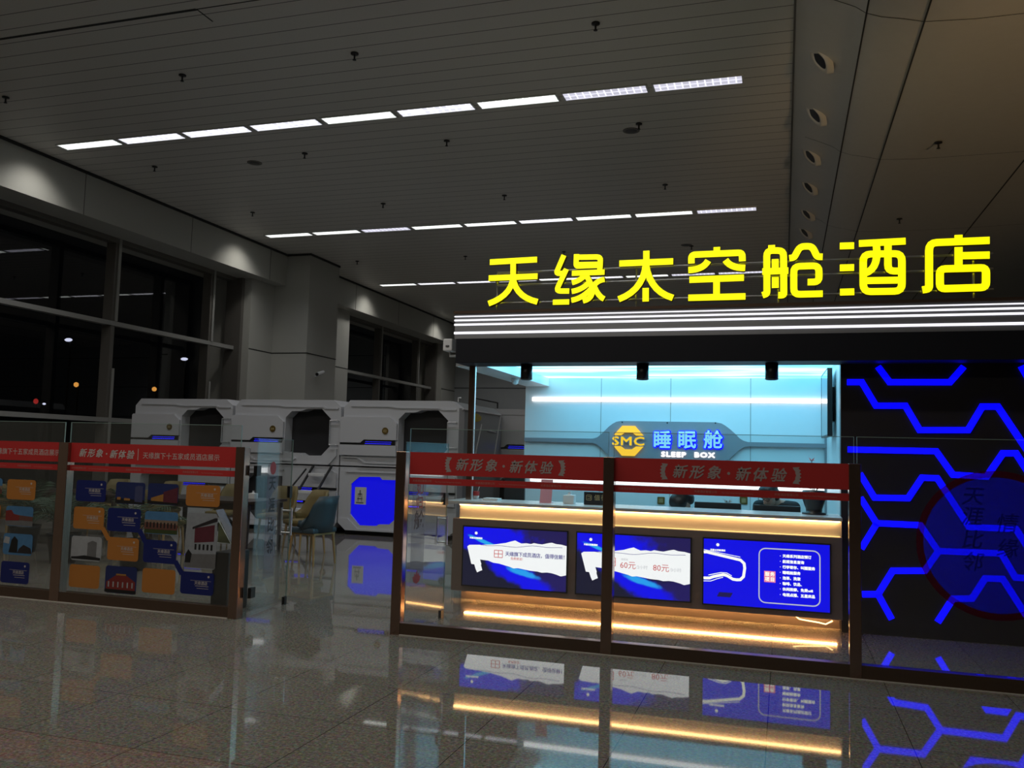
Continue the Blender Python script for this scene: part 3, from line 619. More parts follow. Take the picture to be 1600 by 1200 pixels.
def screen(px0, py0, px1, py1, kind):
    # outline: left/right edges and top/bottom from the pixels of its corners
    x0, x1 = px0, px1; z0, z1 = py0, py1; W_, H_ = x1-x0, z1-z0
    s = MB().box((x0-.012, YS-.006, z0-.012), (x1+.012, 8.10, z1+.012), BLACK).build('screen_bezel', t)
    U = lambda u, v: (x0+u*W_, z0+v*H_)
    def pl(m, pts, mm, k): m.prism([U(*p) for p in pts], YS-.0065-.0006*k, YS-.0062-.0006*(k-1), mm)
    m = MB(); y0 = YS-.0065
    if kind < 3:
        pl(m, [(0, 0), (1, 0), (1, 1), (0, 1)], galaxy(x0, z0, W_, H_), 0)
        top = [(.04, .66), (.06, .69), (.1, .695), (.2, .705), (.3, .72), (.36, .74), (.42, .76), (.47, .79), (.51, .81), (.54, .785), (.57, .765), (.62, .775), (.66, .765), (.69, .785), (.73, .775), (.77, .77), (.82, .795), (.86, .81), (.9, .79), (.95, .785), (1, .765)]
        bot = [(1, .28), (.95, .255), (.91, .28), (.86, .30), (.82, .305), (.77, .295), (.73, .31), (.66, .315), (.6, .33), (.54, .345), (.5, .335), (.46, .36), (.42, .375), (.36, .40), (.3, .41), (.25, .44), (.2, .445), (.17, .45), (.185, .37), (.18, .36), (.195, .27), (.17, .25), (.145, .225), (.13, .28), (.115, .36), (.085, .365)]
        pl(m, top+bot, E_SW, 3)
        for i in range(20):
            u0 = .16+i*.04; z = lambda u: .70+.01*math.sin(u*21)+.012*math.sin(u*9+1)+(u-.16)*.035
            m.stroke([U(u0, z(u0)), U(u0+.041, z(u0+.041))], .004, YS-.0092, YS-.0088, E_SN)
        yy = YS-.0092
        if kind == 1:
            bx0, bz0 = U(.31, .505); bx1, bz1 = U(.39, .625)
            for q in ((bx0, bz0, bx1, bz0), (bx0, bz1, bx1, bz1), (bx0, (bz0+bz1)/2, bx1, (bz0+bz1)/2)): m.stroke([q[:2], q[2:]], .006, yy, yy+.0004, E_SR)
            for xx in (bx0, (bx0+bx1)/2, bx1): m.stroke([(xx, bz0), (xx, bz1)], .006, yy, yy+.0004, E_SR)
            m.text('天缘旗下成员酒店，值得信赖！', (*((U(.415, 0)[0], yy)), U(0, .575)[1]), .046, E_SN, align='L', fat=.0008, track=.92)
            m.text('免费接送！', (U(.47, 0)[0], yy, U(0, .50)[1]), .028, E_SR, align='L', bold=.008)
        else:
            bx0, bz0 = U(.28, .49); bx1, bz1 = U(.35, .62)
            for q in ((bx0, bz0, bx1, bz0), (bx0, bz1, bx1, bz1), (bx0, (bz0+bz1)/2, bx1, (bz0+bz1)/2)): m.stroke([q[:2], q[2:]], .006, yy, yy+.0004, E_SR)
            for xx in (bx0, (bx0+bx1)/2, bx1): m.stroke([(xx, bz0), (xx, bz1)], .006, yy, yy+.0004, E_SR)
            m.text('睡眠舱', (U(.40, 0)[0], yy, U(0, .605)[1]), .022, E_SG, align='L')
            m.text('60元', (U(.39, 0)[0], yy, U(0, .515)[1]), .075, E_SR, align='L'); m.text('/2小时', (U(.535, 0)[0], yy, U(0, .495)[1]), .038, E_SG, align='L')
            m.text('80元', (U(.68, 0)[0], yy, U(0, .505)[1]), .075, E_SR, align='L'); m.text('/3小时', (U(.825, 0)[0], yy, U(0, .485)[1]), .038, E_SG, align='L')
        lx, lz = U(.125, .90)
    else:
        pl(m, [(0, 0), (1, 0), (1, 1), (0, 1)], E_SB, 0); yy = YS-.0092
        out = [(0, .79), (.02, .795), (.30, .70), (.33, .65), (.335, .58), (.325, .45), (.30, .40), (.27, .395), (.24, .40), (.22, .42), (.19, .45), (.16, .46), (.12, .44), (.08, .42), (.05, .395), (0, .39)]
        m.stroke([U(*p) for p in out], .024, yy, yy+.0004, E_SY)
        m.stroke([U(0, .83), U(.14, .79), U(.30, .745)], .005, yy, yy+.0004, E_SY); m.stroke([U(.04, .44), (U(.08, .46)), U(.14, .49), U(.19, .49), U(.23, .45)], .006, yy, yy+.0004, E_SY)
        m.stroke([U(0, .345), U(.06, .35), U(.11, .39), U(.16, .42)], .006, yy, yy+.0004, E_SY)
        rr = rrect(*U(.45, .08), *U(.925, .90), .055, 5); rr.append(rr[0]); m.stroke(rr, .010, yy, yy+.0004, E_SG)
        bx0, bz0 = U(.49, .39); bx1, bz1 = U(.58, .56); m.prism([(bx0, bz0), (bx1, bz0), (bx1, bz1), (bx0, bz1)], yy, yy+.0004, E_SP)
        for k, ch in enumerate('服务项目'): m.text(ch, (bx0+(bx1-bx0)*(.27+.46*(k % 2)), yy-.0005, bz1-(bz1-bz0)*(.27+.46*(k//2))), .040, E_SY, fat=.001)
        for k, s_ in enumerate(('天缘系列酒店预订', '航班信息查询', '行李寄存、叫醒服务', '睡眠舱服务', '泡茶、洗漱', '咖啡、饮品、', '休闲按摩、免费wifi', '电视点播、五星床品')):
            zz = U(0, .80-k*.083)[1]; m.text(s_, (U(.635, 0)[0], yy, zz), .030, E_SY, align='L', fat=.0012); m.prism(disc(U(.617, 0)[0], zz, .003, 8), yy, yy+.0004, E_SY)
        pl(m, [(.11, .12), (.22, .12), (.24, .19), (.13, .19)], E_SV, 2)
        lx, lz = U(.115, .915)
    m.prism([(lx+(.017 if k % 2 else .011)*math.cos(k*PI/8), lz+(.017 if k % 2 else .011)*math.sin(k*PI/8)) for k in range(16)], YS-.0092, YS-.0088, E_SY)
    m.text('天缘太空舱酒店', (lx, YS-.0092, lz-.048), .019, E_SY, fat=.0008)
    m.build('screen_picture', s)
screen(-2.995, .205, -1.955, .765, 1); screen(-1.855, .205, -.805, .765, 2); screen(-.685, .200, .382, .775, 3)
t = thing('staff_desk', 'low white desk behind the counter carrying the monitors', 'desk', (-1.3, 8.83, 0))
MB().box((-3.0, 8.63, .70), (.485, 9.05, .735), WHITE).build('work_surface', t)
for x in (-3.0, -1.5, .435): MB().box((x, 8.63, 0), (x+.05, 9.03, .70), WHITE).build('side_panel', t)
# bronze post, hanging downlights
t = thing('canopy_post', 'slim bronze post between counter top and canopy at the left end', 'post', (-2.99, 8.5, 1.015))
xp = atY(737, 660, 8.35).x; MB().box((xp-.03, 8.32, 1.015), (xp+.022, 8.38, 2.385), BRONZE).build('shaft', t); MB().box((xp+.022, 8.335, 1.015), (xp+.030, 8.365, 2.385), CHROME).build('edge_strip', t)
for k, (x, lab) in enumerate(((-2.44, 'left'), (-1.285, 'middle'), (-.105, 'right'))):
    t = thing('hanging_downlight', 'black cylinder downlight under the canopy, %s one of three' % lab, 'downlight', (x, 8.22, 2.38), 'cylinder downlights under the canopy')
    MB().lathe([(.0, 0), (.058, 0), (.058, -.15), (.048, -.155), (.045, -.14)], (x, 8.22, 2.38), BLACK, 24).build('housing', t)
    MB().lathe([(.0, -.1405), (.046, -.1405)], (x, 8.22, 2.38), E_DL, 20).build('lens', t)
    spot('counter_downlight', (x, 8.22, 2.20), (x, 8.5, .9), 14, (1, .95, .88), 70, .6, .03)
# logo sign on the back wall
def sg(x, y): q = atY(900+x/6.667, 640+y/6.667, YW-.06); return (q.x, q.z)
t = thing('logo_sign', 'slate grey wall sign with yellow octagon logo and glowing letters', 'sign', (-1.3, YW-.04, 1.68))
zc = (sg(0, 303)[1]+sg(0, 340)[1])/2; zt = sg(500, 118)[1]; zb2 = .024
Lp = [(sg(x, 0)[0], zc+(zt-zc)*k) for x, k in ((180, .11), (222, .17), (262, .32), (300, .50), (340, .70), (380, .85), (420, .955), (470, 1.0))]
def s2(x): return atY(1000+x/4.615, 665, YW-.06).x
Rp = [(s2(x), zc+(zt-zc)*k) for x, k in ((545, 1.0), (585, .955), (615, .85), (650, .68), (685, .48), (715, .28), (745, .16), (780, .10))]
half = [(-3.26, zc+zb2)]+Lp+Rp+[(.488, zc+zb2)]; outl = half+[(x, 2*zc-z) for x, z in reversed(half)]
MB().prism(outl, YW-.05, YW-.002, SIGNGREY).build('board', t)
lx, lz = sg(548, 325); R8 = .275*1.0
hz = (sg(548, 170)[1]-sg(548, 482)[1])/2; lz = (sg(548, 170)[1]+sg(548, 482)[1])/2
o8 = lambda r, x=0: [(lx+r*1.03*a, lz+r*b) for a, b in ((-.42, 1), (.42, 1), (1, .42), (1, -.42), (.42, -1), (-.42, -1), (-1, -.42), (-1, .42))]
m = MB()
for s in (1, -1):
    m.prism([(lx-hz*.42, lz+s*hz), (lx+hz*.42, lz+s*hz), (lx+hz*1.0, lz+s*hz*.36), (lx+hz*.52, lz+s*hz*.36), (lx+hz*.25, lz+s*hz*.56), (lx-hz*.25, lz+s*hz*.56), (lx-hz*.52, lz+s*hz*.36), (lx-hz*1.0, lz+s*hz*.36)], YW-.085, YW-.05, E_LED_GOLD)
m.build('octagon_logo', t)
MB().text('SMC', (lx, YW-.090, lz), .150, E_LED_GOLD, sx=1.36, fat=.004, track=1.1).text('SMC', (lx, YW-.0865, lz), .150, SIGNGREY, sx=1.36, fat=.015, track=1.1, step=.0002).build('logo_letters', t)
for ch, xx in zip('睡眠舱', (905, 1163, 1433)):
    q = sg(xx, 318); m = MB(); m.text(ch, (q[0], YW-.066, q[1]), .235, E_BLUE, fat=.017); m.text(ch, (q[0]-.003, YW-.080, q[1]+.003), .232, E_CYANW, fat=.0055); m.build('letter', t)
m = MB(); q = sg(1018, 466); m.text('SLEEP', (q[0], YW-.075, q[1]), .082, E_WLET, fat=.007, sx=1.35, track=1.15); q = sg(1342, 472); m.text('BOX', (q[0], YW-.075, q[1]), .082, E_WLET, fat=.007, sx=1.35, track=1.15); m.build('small_letters', t)
m = MB()
for x, y in ((480, 132), (950, 138), (1452, 140)): q = sg(x, y); m.prism(disc(q[0], q[1], .009, 10), YW-.055, YW-.05, BLACK)
m.build('bolt', t)
# big yellow letters on the canopy
YL = 8.10
t = thing('letter_sign', 'big glowing yellow letter sign standing on the canopy', 'sign', (-.6, YL, 2.905))
def z1(x, y): return (755+x/8, 385+y/8)
def z2(x, y): return (955+x/7.273, 375+y/7.273)
def z3(x, y): return (1175+x/6.4, 370+y/6.4)
def z4(x, y): return (1425+x/9.143, 355+y/9.143)
def curve(p0, p1, p2, n=7): return [((1-u)**2*p0[0]+2*u*(1-u)*p1[0]+u*u*p2[0], (1-u)**2*p0[1]+2*u*(1-u)*p1[1]+u*u*p2[1]) for u in [i/n for i in range(n+1)]]
def fil(pts, r, closed=False):                                        # round the corners of a polyline
    out = []; n = len(pts)
    for i, p in enumerate(pts):
        if not closed and i in (0, n-1): out.append(p); continue
        a, b = Vector(pts[i-1]), Vector(pts[(i+1) % n]); P_ = Vector(p); da, db = (a-P_), (b-P_); k = min(r, da.length*.45, db.length*.45)
        out += curve(tuple(P_+da.normalized()*k), p, tuple(P_+db.normalized()*k), 4)
    if closed: out.append(out[0]); out.append(out[1])
    return out
GL = [
 (z1, .058, [[(95, 205), (684, 172)], [(80, 405), (690, 380)], [(386, 190), (386, 400)], curve((384, 390), (370, 620), (78, 722)), curve((384, 390), (410, 640), (690, 700))]),
 (z1, .052, [fil([(1018, 118), (920, 345), (1020, 345)], 40)+[(1020, 345)], fil([(1050, 290), (920, 565), (1085, 565)], 60), [(880, 705), (1085, 700)],
             fil([(1175, 105), (1170, 255), (1465, 245)], 30), fil([(1165, 145), (1475, 140), (1465, 320)], 50), [(1200, 203), (1440, 200)][:0] or [(1175, 238), (1460, 232)], [(1118, 345), (1525, 330)],
             curve((1290, 350), (1240, 430), (1118, 460)), curve((1320, 470), (1240, 550), (1115, 570)), curve((1350, 545), (1240, 660), (1112, 680)), curve((1290, 360), (1470, 640), (1255, 690), 9), curve((1525, 420), (1440, 430), (1390, 500)), curve((1390, 490), (1440, 630), (1520, 665))]),
 (z2, .060, [[(98, 275), (708, 250)], [(405, 130), (405, 290)], curve((400, 280), (370, 580), (90, 680)), curve((400, 280), (440, 590), (706, 665)), [(397, 552), (397, 706)]]),
 (z2, .060, [fil([(916, 275), (914, 176), (1490, 152), (1492, 250)], 90), [(1203, 88), (1203, 150)], curve((1105, 242), (1050, 345), (880, 350)), curve((1300, 235), (1360, 330), (1524, 325)), [(893, 460), (1510, 436)], [(1200, 460), (1200, 660)], [(880, 664), (1527, 648)]]),
 (z3, .060, [fil([(105, 590), (150, 575), (148, 145), (315, 145), (318, 590), (262, 590)], 55), [(197, 90), (197, 140)], [(103, 355), (364, 345)], [(232, 230), (232, 330)], [(233, 410), (233, 518)],
             fil([(372, 222), (420, 215), (480, 105), (600, 102), (650, 208), (705, 208)], 45), fil([(555, 460), (668, 458), (668, 296), (417, 304), (417, 583), (706, 576)], 60)]),
 (z3, .061, [[(876, 100), (1018, 96)], [(876, 318), (1018, 314)], [(878, 560), (1020, 556)], [(1066, 76), (1532, 52)], fil([(1108, 182), (1494, 176), (1494, 550), (1110, 556)], 75, True), curve((1240, 95), (1270, 330), (1120, 375)), fil([(1355, 95), (1355, 350), (1490, 350)], 70), [(1145, 445), (1455, 440)]]),
 (z4, .063, [fil([(140, 905), (236, 890), (236, 235), (1098, 200)], 110), [(655, 122), (655, 200)], [(655, 295), (655, 600)], [(655, 420), (1098, 410)], fil([(388, 608), (1045, 590), (1045, 870), (390, 890)], 75, True)])]
for fn, wd, strokes in GL:
    m = MB()
    for i, s_ in enumerate(strokes):
        if len(s_) < 2: continue
        pts = []
        for p in s_:
            q = atY(*fn(*p), YL); pts.append((q.x, q.z))
        m.stroke(pts, wd, YL-.03-.0006*(i % 7), YL+.03, E_YEL, YEL_SIDE)
    m.build('letter', t)
for z in (3.30, 3.17, 2.99): MB().tube([(-2.75, YL+.05, z), (1.7, YL+.05, z)], .010, SILVER, 8).build('rail', t)
for x in (-2.75, -1.35, -.05, 1.55): MB().tube([(x, YL+.06, 2.905), (x, YL+.06, 3.30)], .009, SILVER, 8).build('support_rod', t)
# television on the right booth wall
t = thing('television', 'black flat television mounted on the right inner wall of the booth', 'television', (.45, 9.45, 1.74))
def tvq(y, off): x = .410+(.388-.410)*(y-9.0)/.9; return x+off
m = MB(); 
def slab(m, o0, o1, y0, y1, z0, z1, mm):
    c = [(tvq(y, o), y, z) for z in (z0, z1) for o, y in ((o0, y0), (o1, y0), (o1, y1), (o0, y1))]
    return m.add(c, [(0, 3, 2, 1), (4, 5, 6, 7), (0, 1, 5, 4), (1, 2, 6, 5), (2, 3, 7, 6), (3, 0, 4, 7)], mm)
slab(MB(), .004, .045, 9.0, 9.9, 1.745, 2.415, BLACK).build('case', t)
m = MB(); slab(m, -.002, .004, 9.0, 9.012, 1.745, 2.415, BLACK); slab(m, -.002, .004, 9.888, 9.9, 1.745, 2.415, BLACK); slab(m, -.002, .004, 9.0, 9.9, 1.745, 1.757, BLACK); slab(m, -.002, .004, 9.0, 9.9, 2.403, 2.415, BLACK); m.build('bezel', t)
slab(MB(), .0, .004, 9.015, 9.885, 1.762, 2.40, mat('tv_glass', (.006, .006, .007), .04, 0, spec=.9)).build('screen', t)
MB().box((.43, 9.3, 1.9), (.49, 9.6, 2.25), BLACK).build('wall_mount', t)
# wall plates
for px, lab in ((1033, 'left'), (1162, 'right')):
    q = atY(px, 782, YW); t = thing('wall_plate', 'small square gold wall plate low on the booth wall, %s one' % lab, 'wall plate', (q.x, YW, q.z), 'gold wall plates')
    MB().prism(rrect(q.x-.045, q.z-.045, q.x+.045, q.z+.045, .008), YW-.012, YW, GOLD).build('plate', t); MB().prism(rrect(q.x-.026, q.z-.026, q.x+.026, q.z+.026, .004), YW-.015, YW-.012, OAK).build('insert', t)
t = thing('dome_camera', 'white dome camera under the left soffit of the booth', 'security camera', (-3.06, 9.84, 2.385))
MB().lathe([(0, 0), (.045, 0), (.045, -.03), (.038, -.035)], (-3.06, 9.84, 2.385), WHITE, 20).build('base', t); MB().lathe([(.038, -.03), (.036, -.055), (.022, -.07), (.0, -.076)], (-3.06, 9.84, 2.385), WHITE, 20).build('dome', t)
t = thing('security_camera', 'white box camera on a bracket at the left end of the canopy', 'security camera', (-3.135, 8.25, 2.5))
q = atY(703, 541, 8.25)
MB().bbox((q.x-.05, 8.18, q.z-.055), (q.x+.05, 8.34, q.z+.07), WHITE, .012).build('housing', t); MB().lathe([(0, 0), (.022, 0), (.024, -.01)], (q.x, 8.19, q.z), BLACK, 12).build('lens', t)
MB().tube([(q.x, 8.26, q.z-.05), (q.x, 8.26, q.z-.10), (-3.137, 8.26, q.z-.10)], .014, WHITE, 8).build('bracket', t)
q = atX(491, 585, -11.68)
t = thing('security_camera', 'small white bullet camera on the square column above the sleeping pods', 'security camera', (-11.68, q.y, q.z))
MB().tube([(-11.5, q.y-.16, q.z-.01), (-11.5, q.y+.14, q.z+.07)], .05, WHITE, 12).build('housing', t); MB().tube([(-11.5, q.y-.18, q.z-.016), (-11.5, q.y-.155, q.z-.009)], .042, BLACK, 12).build('lens', t)
MB().tube([(-11.68, q.y+.05, q.z-.05), (-11.5, q.y+.05, q.z)], .02, WHITE, 8).build('bracket', t)

# ------------------------------------------------------------------ on and behind the counter
ZT = 1.015
def stand(name, lab, cat, x, y, w_, h_, mm, dz=ZT, lean=.05):
    t = thing(name, lab, cat, (x, y, dz))
    m = MB(); m.add([(x-w_/2, y, dz), (x+w_/2, y, dz), (x+w_/2, y+lean, dz+h_), (x-w_/2, y+lean, dz+h_), (x-w_/2, y+.006, dz), (x+w_/2, y+.006, dz), (x+w_/2, y+lean+.006, dz+h_), (x-w_/2, y+lean+.006, dz+h_)], [(0, 1, 2, 3), (5, 4, 7, 6), (0, 3, 7, 4), (1, 5, 6, 2), (3, 2, 6, 7), (0, 4, 5, 1)], mm); m.build('sheet', t)
    MB().box((x-w_/2, y-.01, dz), (x+w_/2, y+.09, dz+.004), mm).build('foot', t); return t
q = atY(853, 783, 8.35); stand('notice_stand', 'pink notice sheet standing upright on the counter top', 'notice', q.x, 8.33, .12, .23, PINK)
q = atY(888, 783, 8.35); t = thing('tissue_box', 'small pale box on the counter right of the pink notice', 'box', (q.x, 8.4, ZT)); MB().bbox((q.x-.055, 8.35, ZT), (q.x+.055, 8.45, ZT+.085), PAPER, .006).build('carton', t); MB().lathe([(.03, 0), (.012, .02), (.02, .035)], (q.x, 8.4, ZT+.083), WHITE, 10).build('tissue', t)
q = atY(933, 784, 8.35); t = thing('desk_plate', 'black plate with gold characters standing on the counter top', 'name plate', (q.x, 8.35, ZT))
MB().bbox((q.x-.13, 8.34, ZT), (q.x+.13, 8.37, ZT+.125), BLACK, .004).build('plate', t)
m = MB().text('值得', (q.x+.035, 8.338, ZT+.072), .06, GOLDL, track=1.25); rr = rrect(q.x-.105, ZT+.045, q.x-.055, ZT+.095, .008, 3); rr.append(rr[0]); m.stroke(rr, .004, 8.3385, 8.34, GOLDL); m.stroke([(q.x-.095, ZT+.08), (q.x-.065, ZT+.08), (q.x-.065, ZT+.06), (q.x-.095, ZT+.06)], .004, 8.3385, 8.34, GOLDL); m.build('lettering', t)
q = atY(768, 783, 8.35); t = thing('paper_stack', 'low stack of white leaflets near the left end of the counter', 'leaflets', (q.x, 8.36, ZT))
for k in range(3): MB().box((q.x-.09+k*.006, 8.29+k*.01, ZT+k*.008), (q.x+.08, 8.43, ZT+.007+k*.008), PAPER).build('leaflet', t)
q = atY(744, 779, 8.47); t = thing('paper_cup', 'red and white paper cup by the bronze post on the counter', 'cup', (q.x, 8.47, ZT))
MB().lathe([(0, 0), (.026, 0), (.03, .035)], (q.x, 8.47, ZT), PAPER, 16).build('cup_base', t); MB().lathe([(.03, .035), (.034, .075), (.034, .08), (.031, .078), (.028, .02)], (q.x, 8.47, ZT), SEAL, 16).build('cup_band', t); MB().tube([(q.x, 8.47, ZT+.02), (q.x+.03, 8.47, ZT+.13)], .003, WHITE, 6).build('straw', t)
# potted plant on the counter's right end
t = thing('potted_plant', 'black vase with thin stems and red flower on the counter right end', 'plant', (.27, 8.36, ZT)); vx, vy = atY(1272, 790, 8.4).x, 8.40
MB().lathe([(0, 0), (.105, 0), (.105, .016), (.07, .02), (.072, .05), (.10, .13), (.108, .18), (.098, .215), (.088, .215), (.08, .15), (0, .15)], (vx, vy, ZT), BLACK, 24).build('vase', t)
m = MB()
for k in range(9):
    a = k*.7; m.tube([(vx, vy, ZT+.15), (vx+.03*math.cos(a), vy+.03*math.sin(a), ZT+.23), (vx+.09*math.cos(a), vy+.07*math.sin(a), ZT+.24+.03*math.sin(k*2.)+.02)], .0025, STEM, 5)
m.tube([(vx, vy, ZT+.15), (vx-.01, vy, ZT+.32), (vx-.02, vy, ZT+.475)], .0035, STEM, 5); m.build('stem', t)
m = MB()
for k in range(6):
    a = k*PI/3; m.add([(vx-.02, vy, ZT+.47), (vx-.02+.02*math.cos(a-.4), vy+.02*math.sin(a-.4), ZT+.495), (vx-.02+.055*math.cos(a), vy+.055*math.sin(a), ZT+.50+.02*math.sin(k)), (vx-.02+.02*math.cos(a+.4), vy+.02*math.sin(a+.4), ZT+.495)], [(0, 1, 2, 3)], mat('red_petal%d' % k, (.5, .03, .03), .5))
m.build('flower', t)
q = atY(1137, 779, 8.95); t = thing('flower_pot', 'tiny white flower showing above the left monitor', 'flower', (q.x, 8.96, .735))
MB().lathe([(0, 0), (.035, 0), (.045, .13), (.04, .13), (.03, .02)], (q.x, 8.96, .735), WHITE, 16).build('pot', t); MB().tube([(q.x, 8.96, .80), (q.x, 8.96, 1.05)], .004, LEAF, 6).build('stem', t)
m = MB()
for k in range(6):
    a = k*PI/3; m.add([(q.x, 8.96, 1.05), (q.x+.025*math.cos(a-.5), 8.96+.02*math.sin(a), 1.06), (q.x+.045*math.cos(a), 8.96+.03*math.sin(a), 1.075+.02*(k % 2)), (q.x+.025*math.cos(a+.5), 8.96+.02*math.sin(a), 1.085)], [(0, 1, 2, 3)], PAPER)
m.build('flower_head', t)
for x0, x1, zt, lab in ((atY(1085, 787, 8.75).x, atY(1158, 787, 8.75).x, 1.068, 'black computer monitor seen from behind, in front of the left clerk'), (atY(1178, 790, 8.75).x, atY(1251, 790, 8.75).x, 1.062, 'black computer monitor seen from behind, in front of the clerk with glasses')):
    t = thing('computer_monitor', lab, 'monitor', ((x0+x1)/2, 8.78, .735), 'monitors behind the counter'); xc = (x0+x1)/2
    MB().bbox((x0, 8.75, zt-.25), (x1, 8.79, zt), BLACK, .006).build('case', t); MB().box((x0+.015, 8.79, zt-.235), (x1-.015, 8.793, zt-.012), PODD).build('screen', t)
    MB().box((xc-.03, 8.76, .75), (xc+.03, 8.78, zt-.2), BLACK).box((xc-.1, 8.72, .735), (xc+.1, 8.86, .75), BLACK).build('stand', t)
x0, x1 = atY(788, 776, 8.8).x, atY(820, 776, 8.8).x
t = thing('computer_monitor', 'dark monitor at the far left of the reception desk', 'monitor', ((x0+x1)/2, 8.8, .735), 'monitors behind the counter')
MB().bbox((x0, 8.78, 1.0), (x1, 8.82, 1.28), BLACK, .006).build('case', t); MB().box((x0+.01, 8.82, 1.01), (x1-.01, 8.823, 1.27), PODD).build('screen', t); xc = (x0+x1)/2; MB().box((xc-.02, 8.79, .75), (xc+.02, 8.81, 1.02), BLACK).box((xc-.09, 8.72, .735), (xc+.09, 8.88, .75), BLACK).build('stand', t)

# people
def ell(bm, c, r, rot=None):
    k = bmesh.ops.create_icosphere(bm, subdivisions=3, radius=1)
    M_ = (rot.to_4x4() if rot else Matrix())
    for v in k['verts']: v.co = Vector(c) + (M_ @ Vector((v.co.x*r[0], v.co.y*r[1], v.co.z*r[2])))
def cap(bm, a, b, ra, rb, n=6):
    a, b = Vector(a), Vector(b)
    for i in range(n+1):
        u = i/n; k = bmesh.ops.create_icosphere(bm, subdivisions=2, radius=ra+(rb-ra)*u)
        for v in k['verts']: v.co += a+(b-a)*u
def fused(name, bm, vox, mt, par, it=3):
    me = bpy.data.meshes.new(name); bm.to_mesh(me); bm.free(); o = bpy.data.objects.new(name, me); COL.objects.link(o)
    r = o.modifiers.new('r', 'REMESH'); r.mode = 'VOXEL'; r.voxel_size = vox
    s = o.modifiers.new('s', 'SMOOTH'); s.factor = .5; s.iterations = it
    bpy.context.view_layer.update(); m2 = bpy.data.meshes.new_from_object(o.evaluated_get(bpy.context.evaluated_depsgraph_get())); m2.name = name
    o.modifiers.clear(); o.data = m2; bpy.data.meshes.remove(me); m2.materials.append(mt)
    for p_ in m2.polygons: p_.use_smooth = True
    o.parent = par; o.matrix_parent_inverse = par.matrix_world.inverted(); return o
def clerk(hx_, hy, hz, face, lean, lab, specs, hip):
    t = thing('person', lab, 'person', (hip[0], hip[1], 0)); hipv = Vector((hip[0], hip[1], .52)); head = Vector((hx_, hy, hz))
    fd = Vector(face).normalized(); side = fd.cross(Vector((0, 0, 1))).normalized(); up = side.cross(fd)
    R_ = Matrix((side, fd, up)).transposed()
    H_ = lambda a, b, c: head + side*a + fd*b + up*c
    neck = head - up*.11 - fd*.03; chest = neck + (hipv-neck)*.42; sh = neck + (hipv-neck)*.16 + Vector((0, 0, .075 if specs else .02))
    ac = Vector((1, 0, 0)); tdir = (hipv-neck).normalized(); fwd = Vector((0, -1, 0))
    bm = bmesh.new()
    ell(bm, H_(0, -.005, .03), (.074, .092, .088), R_); ell(bm, H_(0, .03, -.035), (.056, .062, .075), R_); ell(bm, H_(0, .062, -.082), (.028, .024, .02), R_)
    cap(bm, H_(0, .094, .012), H_(0, .112, -.022), .009, .014, 3); 
    for s in (-1, 1): ell(bm, H_(s*.076, -.01, -.005), (.012, .024, .034), R_); ell(bm, H_(s*.03, .085, .022), (.017, .008, .008), R_)
    ell(bm, H_(0, .09, -.052), (.024, .010, .007), R_)
    cap(bm, H_(0, -.02, -.04), sh, .052, .06)
    ell(bm, chest, (.15, .10, .2)); ell(bm, hipv, (.16, .13, .13)); cap(bm, chest, hipv, .12, .135)
    hands = []
    for s in (-1, 1):
        S_ = sh + ac*s*.165 - Vector((0, 0, .03)); E_ = S_ + Vector((s*.05, -.09, -.22)); W_ = Vector((hip[0]+s*.12, hip[1]-.36, .775))
        W_.y = max(W_.y, 8.93); cap(bm, sh, S_, .06, .055); cap(bm, S_, E_, .05, .038); cap(bm, E_, W_, .037, .024, 10)
        ell(bm, W_+Vector((0, -.04, -.005)), (.036, .042, .014))
        for f_ in range(4): cap(bm, W_+Vector((-.027+.018*f_, -.07, -.004)), W_+Vector((-.03+.02*f_, -.115-.012*(1.5-abs(f_-1.5)), -.012)), .0085, .007, 5)
        cap(bm, W_+Vector((-s*.03, -.02, -.004)), W_+Vector((-s*.058, -.06, -.01)), .0095, .008, 4)
        K_ = Vector((hip[0]+s*.11, hip[1]-.30, .50)); A_ = Vector((hip[0]+s*.11, hip[1]-.26, .08)); K_.y = max(K_.y, 8.72); A_.y = max(A_.y, 8.75)
        cap(bm, hipv+ac*s*.08, K_, .08, .055); cap(bm, K_, A_, .052, .035, 10); ell(bm, A_+Vector((0, -.05, -.045)), (.04, .11, .035))
    fused('body', bm, .0085, SKIN, t)
    bm = bmesh.new(); ell(bm, chest, (.165, .118, .215)); cap(bm, chest, hipv+Vector((0, 0, -.03)), .135, .15); ell(bm, hipv, (.172, .145, .135)); cap(bm, sh+(chest-sh)*.12, chest, .075, .11)
    for s in (-1, 1):
        S_ = sh + ac*s*.165 - Vector((0, 0, .03)); E_ = S_ + Vector((s*.05, -.09, -.22)); W_ = Vector((hip[0]+s*.12, max(hip[1]-.36, 8.93), .775)); cap(bm, sh+(chest-sh)*.1, S_, .072, .068); cap(bm, S_, E_, .062, .052); cap(bm, E_, E_+(W_-E_)*.85, .05, .036, 10)
    fused('shirt', bm, .011, SHIRT, t)
    bm = bmesh.new()
    for s in (-1, 1):
        K_ = Vector((hip[0]+s*.11, max(hip[1]-.30, 8.72), .50)); A_ = Vector((hip[0]+s*.11, max(hip[1]-.26, 8.75), .10)); cap(bm, hipv+ac*s*.08, K_, .09, .067); cap(bm, K_, A_, .062, .048, 10)
    ell(bm, hipv-Vector((0, 0, .02)), (.165, .14, .12)); fused('trousers', bm, .012, BLACKM, t)
    bm = bmesh.new(); ell(bm, H_(0, -.022, .045), (.086, .098, .092), R_); ell(bm, H_(0, -.05, -.02), (.080, .072, .092), R_); ell(bm, H_(0, .03, .085), (.07, .055, .042), R_)
    for s in (-1, 1): ell(bm, H_(s*.068, -.005, .03), (.022, .05, .045), R_)
